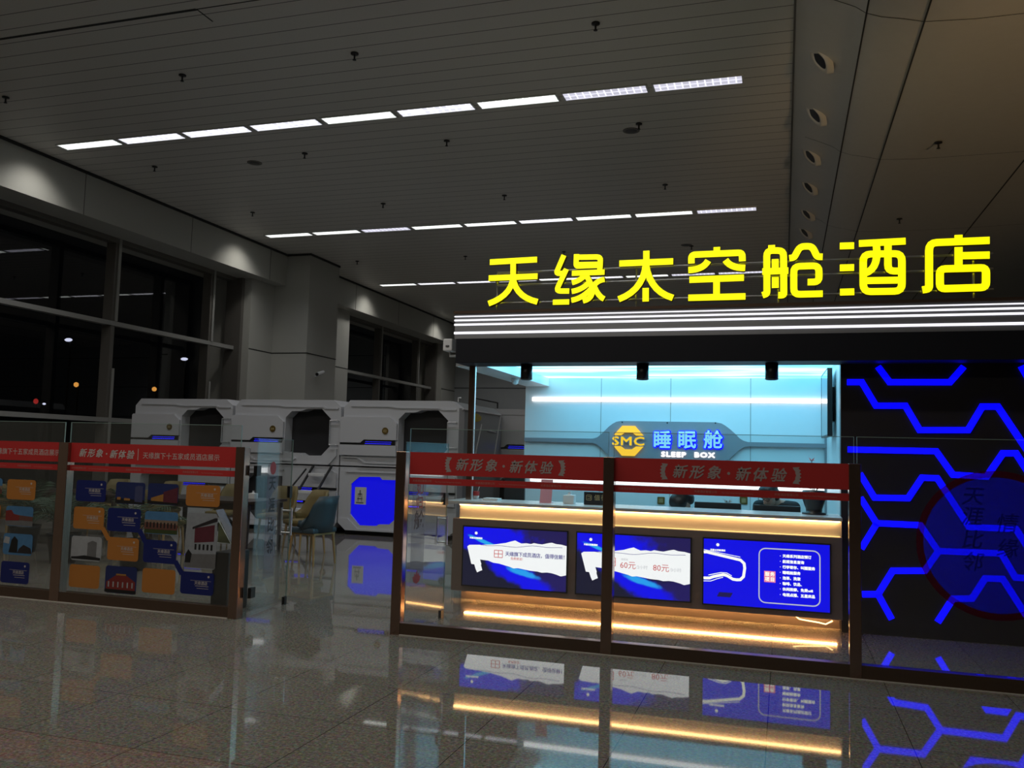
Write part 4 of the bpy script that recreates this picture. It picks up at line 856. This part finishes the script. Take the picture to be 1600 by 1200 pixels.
    if not specs: ell(bm, H_(0, -.012, -.015), (.097, .084, .098), R_); ell(bm, H_(0, .05, .06), (.07, .05, .045), R_)
    fused('hair', bm, .008, HAIR, t)
    if specs:
        m = MB()
        for s in (-1, 1): m.tube([H_(s*.034+.027*math.cos(k*PI/8), .104, .02+.021*math.sin(k*PI/8)) for k in range(17)], .0028, BLACK, 6, cap=False); m.tube([H_(s*.06, .102, .024), H_(s*.08, .05, .02), H_(s*.08, -.02, .012)], .0025, BLACK, 6)
        m.tube([H_(-.008, .106, .022), H_(.008, .106, .022)], .0025, BLACK, 6); m.build('glasses', t)
    st = thing('office_stool', 'stool under the seated person ' + ('with glasses' if specs else 'on the left behind the counter'), 'stool', (hip[0], hip[1]+.02, 0), 'stools behind the counter')
    c = (hip[0], hip[1]+.02, 0); MB().lathe([(0, .36), (.19, .36), (.2, .38), (.19, .405), (0, .41)], c, BLACK, 20).build('seat', st); MB().tube([(c[0], c[1], .03), (c[0], c[1], .36)], .025, CHROME, 10).build('column', st); MB().lathe([(0, .035), (.2, .012), (.2, 0), (0, 0)], c, BLACK, 20).build('base', st)
clerk(-.985, 8.98, 1.052, (.80, .05, -.60), 0, 'seated person with black hair, head bent down, behind the left monitor', False, (-1.06, 9.30))
clerk(-.135, 8.98, 1.150, (-.42, -.72, -.55), 0, 'seated person with glasses and black shirt, looking down beside the vase', True, (.06, 9.28))

# ------------------------------------------------------------------ sleeping pods
def pod(kind, num, label, X0, Y0, lit=None, side=False, poster=False, seen=True):
    up = kind == 'upper'; t = thing('sleeping_pod', label, 'sleeping pod', (X0+1.1, Y0, 1.19 if up else 0), 'sleeping pods'); D = 2.32
    pt = lambda pts: [(X0+x, z) for x, z in pts]
    if up:
        outl = pt([(.0, 1.20), (2.215, 1.20), (2.215, 2.235), (2.06, 2.352), (.15, 2.352), (.03, 2.22), (.03, 2.05), (0, 2.03)])
        hole = pt([(1.10, 1.42), (1.15, 1.395), (1.39, 1.395), (1.48, 1.352), (1.855, 1.36), (2.015, 1.525), (2.02, 2.015), (1.83, 2.193), (1.535, 2.19), (1.41, 2.150), (1.22, 2.145), (1.10, 2.03)])
    else:
        outl = pt([(.15, .075), (2.12, .075), (2.215, .2), (2.215, 1.175), (.0, 1.175), (.0, .2)])
        hole = pt([(.235, .356), (.42, .169), (.74, .173), (.79, .204), (.99, .213), (1.09, .30), (1.09, .974), (.83, .972), (.78, 1.02), (.385, 1.01), (.23, .884)])
    m = MB().prism(outl, Y0, Y0+.26, PODW, holes=[hole]); m.build('front_shell', t)
    bk = [(x, z-.0 if z < 2 else z-.01) for x, z in outl]
    MB().prism(outl, Y0+.265, Y0+D, PODG if side else PODW).build('cabin', t)
    hc = (sum(p[0] for p in hole)/len(hole), sum(p[1] for p in hole)/len(hole)); h2 = [(hc[0]+(p[0]-hc[0])*.995, hc[1]+(p[1]-hc[1])*.995) for p in hole]
    if lit: MB().prism(h2, Y0+.03, Y0+.06, E_BLUEPANEL).build('lit_curtain', t)
    else: MB().prism(h2, Y0+.235, Y0+.262, PODD).build('dark_curtain', t)
    m = MB()
    if up:
        m.prism(pt([(.0, 1.40), (.0, 2.03), (.03, 2.055), (.95, 2.055), (1.07, 1.95), (1.07, 1.66), (.0, 1.66)][:0] or [(0, 1.606), (.395, 1.606), (.465, 1.662), (1.085, 1.662), (1.085, 1.95), (.955, 2.06), (.025, 2.06), (0, 2.035)]), Y0-.05, Y0, PODW)
        m.prism(pt([(.0, 1.385), (1.085, 1.385), (1.085, 1.568), (.0, 1.568)]), Y0-.05, Y0, PODW); m.build('raised_panel', t)
        m = MB(); m.prism(pt([(.18, 2.24), (.95, 2.235), (1.05, 2.215), (1.86, 2.215), (1.90, 2.19), (2.17, 2.19), (2.17, 2.215), (1.93, 2.215), (1.88, 2.24), (1.07, 2.24), (.97, 2.26), (.18, 2.265)]), Y0-.018, Y0, PODW)
        m.prism(pt([(.45, 1.225), (1.93, 1.225), (2.17, 1.48), (2.17, 1.36), (2.02, 1.20), (.36, 1.20)]), Y0-.035, Y0, PODW)
        m.prism(pt([(.06, 1.36), (.36, 1.36), (.50, 1.27), (1.25, 1.27), (1.32, 1.32), (1.36, 1.30), (1.28, 1.245), (.48, 1.245), (.34, 1.335), (.06, 1.335)]), Y0-.03, Y0, PODW); m.build('relief_trim', t)
        s = MB().prism(pt([(0, 1.575), (.42, 1.575), (.46, 1.58), (1.05, 1.572), (1.05, 1.655), (.47, 1.655), (.40, 1.60), (0, 1.60)]), Y0-.04, Y0, BLACK).build('light_slot', t)
        m = MB()
        for k in range(24): m.box((X0+.50+k*.021, Y0-.043, 1.622), (X0+.508+k*.021, Y0-.04, 1.630), E_BLUEDOT); m.box((X0+.49+k*.021, Y0-.043, 1.588), (X0+.500+k*.021, Y0-.04, 1.598), E_BLUEDOT)
        m.build('blue_led_row', s); bx_, bz_ = X0+.875, 1.82; yb = Y0-.05
        m = MB(); 
        for z in (1.555, 1.985): m.tube([(X0+2.03, Y0-.05, z), (X0+2.18, Y0-.05, z)], .012, CHROME, 8).tube([(X0+2.18, Y0-.05, z), (X0+2.18, Y0, z)], .010, CHROME, 8)
        m.tube([(X0+2.03, Y0-.05, 1.555), (X0+2.03, Y0-.05, 1.985)], .010, CHROME, 8); m.build('handle', t)
    else:
        m.prism(pt([(1.16, .80), (2.19, .80), (2.19, 1.06), (2.06, 1.12), (1.16, 1.12)]), Y0-.04, Y0, PODW)
        m.prism(pt([(1.16, .56), (2.19, .56), (2.19, .735), (1.16, .735)]), Y0-.04, Y0, PODW); m.build('raised_panel', t)
        m = MB(); m.prism(pt([(.02, .28), (.2, .28), (.40, .11), (2.1, .11), (2.19, .22), (2.19, .14), (2.1, .08), (.16, .08), (.02, .2)]), Y0-.03, Y0, PODW); m.prism(pt([(.12, 1.09), (1.0, 1.09), (1.05, 1.065), (2.0, 1.15), (2.0, 1.172), (.12, 1.115)][:4][:0] or [(.12, 1.085), (1.12, 1.085), (1.12, 1.105), (.12, 1.105)]), Y0-.02, Y0, PODW); m.build('relief_trim', t)
        s = MB().prism(pt([(1.16, .735), (1.72, .735), (1.78, .765), (2.19, .765), (2.19, .795), (1.80, .795), (1.75, .80), (1.16, .80)]), Y0-.03, Y0, BLACK).build('light_slot', t)
        m = MB()
        for k in range(25): m.box((X0+1.20+k*.021, Y0-.033, .775), (X0+1.209+k*.021, Y0-.03, .784), E_BLUEDOT); m.box((X0+1.19+k*.021, Y0-.033, .745), (X0+1.198+k*.021, Y0-.03, .753), E_BLUEDOT)
        m.build('blue_led_row', s)
        s = MB().prism(pt([(1.16, .515), (1.62, .515), (1.66, .54), (1.62, .56), (1.16, .56)]), Y0-.03, Y0, BLACK).build('light_slot', t)
        m = MB()
        for k in range(16): m.box((X0+1.20+k*.022, Y0-.033, .53), (X0+1.214+k*.022, Y0-.03, .546), E_BLUEDOT)
        m.build('blue_led_row', s); bx_, bz_ = X0+2.01, .675; yb = Y0-.04
        MB().box((X0+.08, Y0+.12, 0), (X0+2.14, Y0+D-.1, .075), BLACK).build('plinth', t)
        if poster:
            q = MB().box((X0+.30, Y0+.024, .53), (X0+.52, Y0+.029, .83), PAPER).build('notice', t); m = MB()
            for (a, b_, c_, d_) in ((.36, .70, .44, .72), (.35, .62, .45, .64), (.36, .58, .37, .70), (.43, .58, .44, .70), (.33, .55, .47, .57), (.39, .66, .41, .78)): m.box((X0+a, Y0+.022, b_), (X0+c_, Y0+.024, d_), PHOTO['grey'])
            m.build('notice_print', q)
    b = MB().prism(disc(bx_, bz_, .058, 24), yb-.012, yb, GOLD).build('number_badge', t); MB().text(num, (bx_, yb-.014, bz_), .062, GOLDL, bold=.012).build('number', b)
    if side:
        xs = X0+2.215
        if up:
            m = MB(); pts = [(xs+.012, 14.53+.33*math.cos(k*PI/12), 2.11+.075*math.sin(k*PI/12)) for k in range(24)]; m.add(pts, [tuple(range(24))], mat('yellow_oval_logo', (.55, .46, .03), .4)); b = m.build('oval_logo', t)
            MB().text('天', (xs+.016, 14.36, 2.11), .11, GOLDL, right=(0, 1, 0), bold=.02, sx=1.6).text('缘', (xs+.016, 14.70, 2.11), .11, GOLDL, right=(0, 1, 0), bold=.02, sx=1.6).build('logo_lettering', b)
            m = MB()
            for a, b_ in (((13.9, 2.22), (16.0, 2.22)), ((16.0, 2.22), (15.6, 1.25)), ((14.9, 2.0), (14.5, 1.25)), ((15.2, 1.9), (15.7, 1.88))):
                m.tube([(xs+.004, *a), (xs+.004, *b_)], .016, PODW, 6)
            m.build('side_trim', t)
            m = MB(); m.tube([(xs-.05, 14.7, 2.35), (xs-.05, 14.7, 2.46), (xs-.05, 15.95, 2.46), (xs-.05, 15.95, 2.35)], .014, BLACK, 6); m.tube([(xs-.1, 13.95, 2.35), (xs-.1, 13.95, 2.42), (xs+.5-.55, 13.95, 2.42)], .012, WHITE, 6); m.build('top_rail', t)
    return t
Y0 = 13.75
pod('upper', '06', 'upper sleeping pod numbered 06 at the left end of the pod row', -11.95, Y0)
pod('lower', '05', 'lower sleeping pod under pod 06, mostly hidden by the card barrier', -11.95, Y0)
pod('upper', '04', 'upper sleeping pod numbered 04 in the middle of the row', -9.71, Y0)
pod('lower', '03', 'lower sleeping pod numbered 03 behind the ladder', -9.71, Y0)
pod('upper', '02', 'upper sleeping pod numbered 02 with grey side and yellow oval logo', -7.47, Y0, side=True)
pod('lower', '01', 'lower sleeping pod numbered 01 with a blue lit opening', -7.47, Y0, lit=True, side=True, poster=True)
pod('upper', '08', 'upper sleeping pod set back behind the row, blue lights left of the booth wall', -5.62, 16.2)
pod('lower', '07', 'lower sleeping pod set back behind the row, left of the booth wall', -5.62, 16.2)
# ladder
t = thing('step_ladder', 'black ladder with white treads leaning on the pods beside pod 03', 'ladder', (-7.75, 12.5, 0))
for dx in (-.22, .14): MB().tube([(-7.75+dx, 12.42, .0), (-7.75+dx, 13.70, 1.18)], .022, BLACK, 8).build('rail', t)
for k in range(4):
    u = .14+k*.245; y, z = 12.42+u*1.28, u*1.18; MB().bbox((-7.95, y-.05, z-.03), (-7.63, y+.07, z+.02), WHITE, .006).build('tread', t)
MB().tube([(-7.97, 13.1, .62), (-7.97, 13.05, .85), (-7.97, 13.45, 1.12)], .016, BLACK, 8).build('handrail', t)

# ------------------------------------------------------------------ lounge: chairs, tables, plants
def chair(cushion, shell, legm, label, loc, rz, frame=None):
    t = thing('dining_chair', label, 'chair', (0, 0, 0), 'chairs in the lounge')
    MB().bbox((-.23, -.23, .405), (.20, .23, .475), cushion, .03).build('seat', t)
    vs = []; fs = []; n = 15; hs = []
    for i in range(n):
        a = math.radians(-104+208*i/(n-1)); r = .245
        x = .02+r*math.cos(a)*.95; y = r*math.sin(a); k = max(0, math.cos(a)); tt = min(1, max(0, (math.cos(a)-.05)/.72)); tp = .485+.40*tt*tt*(3-2*tt)
        for zz, rr in ((.42, .93), (.55, 1.0), ((.55+tp)/2+.05, 1.05), (tp, 1.10)):
            for q in (1.0, .86): vs.append((.02+(x-.02)*rr*q + k*(zz-.42)*.14, y*rr*q, zz))
    for i in range(n-1):
        for j in range(3):
            o, p_ = i*8+j*2, (i+1)*8+j*2; fs += [(o, p_, p_+2, o+2), (o+1, o+3, p_+3, p_+1)]
        o, p_ = i*8, (i+1)*8; fs += [(o+6, p_+6, p_+7, o+7), (o, o+1, p_+1, p_)]
    for o in (0, (n-1)*8):
        for j in range(3): fs.append((o+j*2, o+j*2+2, o+j*2+3, o+j*2+1))
    MB().add(vs, fs, shell, True).build('backrest', t)
    for sx_ in (-1, 1):
        for sy_ in (-1, 1): MB().tube([(sx_*.18-.01, sy_*.18, .41), (sx_*.215-.01, sy_*.205, 0)], [.020, .012], legm, 8).build('leg', t)
    MB().box((-.20, -.20, .385), (.19, .20, .408), legm).build('seat_frame', t)
    t.location = loc; t.rotation_euler = (0, 0, rz); return t
c0 = chair(TEAL, TEAL, OAK, 'teal leather chair with golden wooden legs beside the doorway', (-5.82, 10.08, 0), math.radians(-12))
k0 = chair(KHAKI, KHAKI, OAK, 'khaki chair behind the teal chair at the table end', (-6.52, 11.05, 0), math.radians(66))
for (x, y, a, lab) in ((-8.35, 11.75, 90, 'khaki chair at the far side of the right table, left one'), (-7.45, 11.8, 90, 'khaki chair at the far side of the right table, right one'), (-8.0, 9.85, -90, 'khaki chair at the near side of the right table behind the cards'),
                       (-10.55, 9.75, -90, 'khaki chair near the barrier at the left table'), (-10.6, 11.75, 95, 'khaki chair at the far side of the left table'), (-9.6, 11.8, 85, 'khaki chair at the far right of the left table')):
    dup(k0, (x, y, 0), lab, math.radians(a))
def table(x0, x1, y0, y1, z, lab):
    t = thing('dining_table', lab, 'table', ((x0+x1)/2, (y0+y1)/2, 0), 'lounge tables')
    MB().bbox((x0, y0, z-.035), (x1, y1, z), WALNUT, .006).build('tabletop', t); MB().box((x0+.06, y0+.06, z-.12), (x1-.06, y1-.06, z-.036), WALNUT).build('apron', t)
    for x in (x0+.07, x1-.07):
        for y in (y0+.07, y1-.07): MB().tube([(x, y, z-.05), (x, y, 0)], [.04, .024], WALNUT, 8).build('leg', t)
table(-8.7, -6.92, 10.25, 11.2, .74, 'dark wooden table right of the pod ladder, beside the teal chair')
table(-11.2, -9.2, 10.3, 11.25, .74, 'dark wooden table at the left, behind the card barrier and palm')
q = atY(395, 784, 10.9); t = thing('napkin_box', 'small white box on the dark table seen through the left glass door', 'box', (q.x, 10.9, .74)); MB().bbox((q.x-.05, 10.85, .74), (q.x+.05, 10.95, .82), WHITE, .006).build('carton', t); MB().lathe([(.03, 0), (.01, .02), (.018, .035)], (q.x, 10.9, .818), PAPER, 10).build('tissue', t)
def palm(x, y, h_, lab, seed):
    rnd = random.Random(seed); t = thing('potted_palm', lab, 'plant', (x, y, 0), 'potted palms')
    MB().lathe([(0, 0), (.14, 0), (.19, .32), (.2, .36), (.18, .36), (.17, .33), (0, .33)], (x, y, 0), BLACK, 20).build('pot', t); MB().lathe([(0, .335), (.17, .335)], (x, y, 0), SOIL, 20).build('soil', t)
    for k in range(15):
        a = k*2.4+rnd.random()*.5; el = .35+.5*rnd.random(); Ln = h_*(.7+.4*rnd.random()); pts = []
        for i in range(9):
            u = i/8; rr = Ln*.62*u**1.25*el*1.3; zz = .34+h_*.78*(u**.8)*(1.15-el*.6) - .30*el*u**3
            pts.append(Vector((x+rr*math.cos(a), y+rr*math.sin(a), zz)))
        m = MB().tube(pts, [.008-.0007*i for i in range(9)], STEM, 5)
        for i in range(3, 9):
            for sub in (0, .5):
                p = pts[i] if sub == 0 else (pts[i]+pts[i-1])/2; d = (pts[i]-pts[i-1]).normalized(); sd = d.cross(Vector((0, 0, 1))).normalized(); ln = .20*math.sin(PI*min(1, (i-2)/7.2))+.06
                for s in (-1, 1):
                    tip = p+sd*s*ln*.85+d*ln*.6-Vector((0, 0, ln*.35)); mid = (p+tip)/2+Vector((0, 0, .015)); wv = d*.012; m.add([p, mid+wv, tip, mid-wv], [(0, 1, 2, 3)], LEAF)
        m.build('frond', t)
palm(-7.35, 8.6, 1.0, 'potted palm behind the hotel cards, right one near the table', 3); palm(-9.75, 9.3, 1.0, 'potted palm behind the left end of the card barrier', 8); palm(-8.5, 8.7, .85, 'smaller potted palm between the other two, behind the cards', 5)
# brochure stand behind the card barrier
t = thing('brochure_stand', 'black box stand with a folded brochure board behind the card barrier', 'brochure stand', (-5.02, 6.95, 0))
xa, xb = atY(336, 900, 6.85).x, atY(358, 900, 6.85).x
MB().bbox((xa, 6.80, 0), (xb+.02, 7.12, .53), BLACK, .006).build('box', t)
def P8(px, py, Y): q = atY(px, py, Y); return (q.x, q.y, q.z)
A, Bp, Cp, Dp = P8(337, 793, 7.02), P8(348, 793, 7.10), P8(364, 830, 6.98), P8(363, 849, 6.90)
MB().add([P8(337, 797, 7.05), P8(348, 795, 7.10), P8(364, 829, 6.98), P8(362, 852, 6.90), P8(337, 797, 7.05)[:1]+(7.065, P8(337, 797, 7.05)[2]-.004), P8(348, 795, 7.10)[:1]+(7.115, P8(348, 795, 7.10)[2]-.004), P8(364, 829, 6.98)[:1]+(6.995, P8(364, 829, 6.98)[2]-.004), P8(362, 852, 6.90)[:1]+(6.915, P8(362, 852, 6.90)[2]-.004)],
         [(0, 1, 2, 3), (7, 6, 5, 4), (0, 4, 5, 1), (1, 5, 6, 2), (2, 6, 7, 3), (3, 7, 4, 0)], mat('printed_blue_grey_board', (.16, .19, .26), .4, 0, 0, 40, .4)).build('brochure_board', t)
ol = mat('olive_board', (.10, .11, .04), .5); mg = [P8(342, 814, 6.95), P8(361, 850, 6.88), P8(340, 848, 6.92)]
m = MB().add(mg+[(a, b+.012, c) for a, b, c in mg], [(0, 1, 2), (5, 4, 3), (0, 3, 4, 1), (1, 4, 5, 2), (2, 5, 3, 0)], ol); m.tube([mg[0], mg[1]], .004, PAPER, 5).tube([mg[1], mg[2]], .004, PAPER, 5); m.build('side_board', t)
MB().tube([((xa+xb)/2, 7.02, .53), ((xa+xb)/2+.02, 7.03, P8(345, 830, 7.03)[2])], .012, BLACK, 8).build('post', t)

# ------------------------------------------------------------------ lights outside in the night
def outside(px, py, mm, r, flat, lab, nm, cat):
    q = atY(px, py, 70); t = thing(nm, lab, cat, (q.x, 70, -.12), None)
    MB().tube([(q.x, 70.25, -.12), (q.x, 70.25, q.z+.1)], .09, OUT, 8).build('pole', t)
    bm = bmesh.new(); bmesh.ops.create_icosphere(bm, subdivisions=2, radius=1)
    for v in bm.verts: v.co = Vector((q.x+v.co.x*r, 70+v.co.y*.2, q.z+v.co.z*r*flat))
    MB().bm(bm, mm, True).build('lamp_head', t)
outside(107, 531, E_FLOOD, .48, .38, 'white floodlight in the night, above the left barrier through the window', 'flood_light', 'outdoor light')
outside(288, 561, E_FLOOD, .40, .38, 'white floodlight in the night, right of the first window mullion', 'flood_light', 'outdoor light')
outside(119, 601, E_SODIUM, .28, .9, 'orange street light outside, left of the window mullion', 'street_light', 'outdoor light')
outside(241, 608, E_SODIUM, .25, .9, 'orange street light outside, just above pod 06', 'street_light', 'outdoor light')
outside(56, 627, E_REDL, .28, 1, 'red light outside at the far left of the window', 'signal_light', 'outdoor light')
outside(69, 631, E_FLOOD, .11, 1, 'tiny white light outside beside the red one', 'signal_light', 'outdoor light')
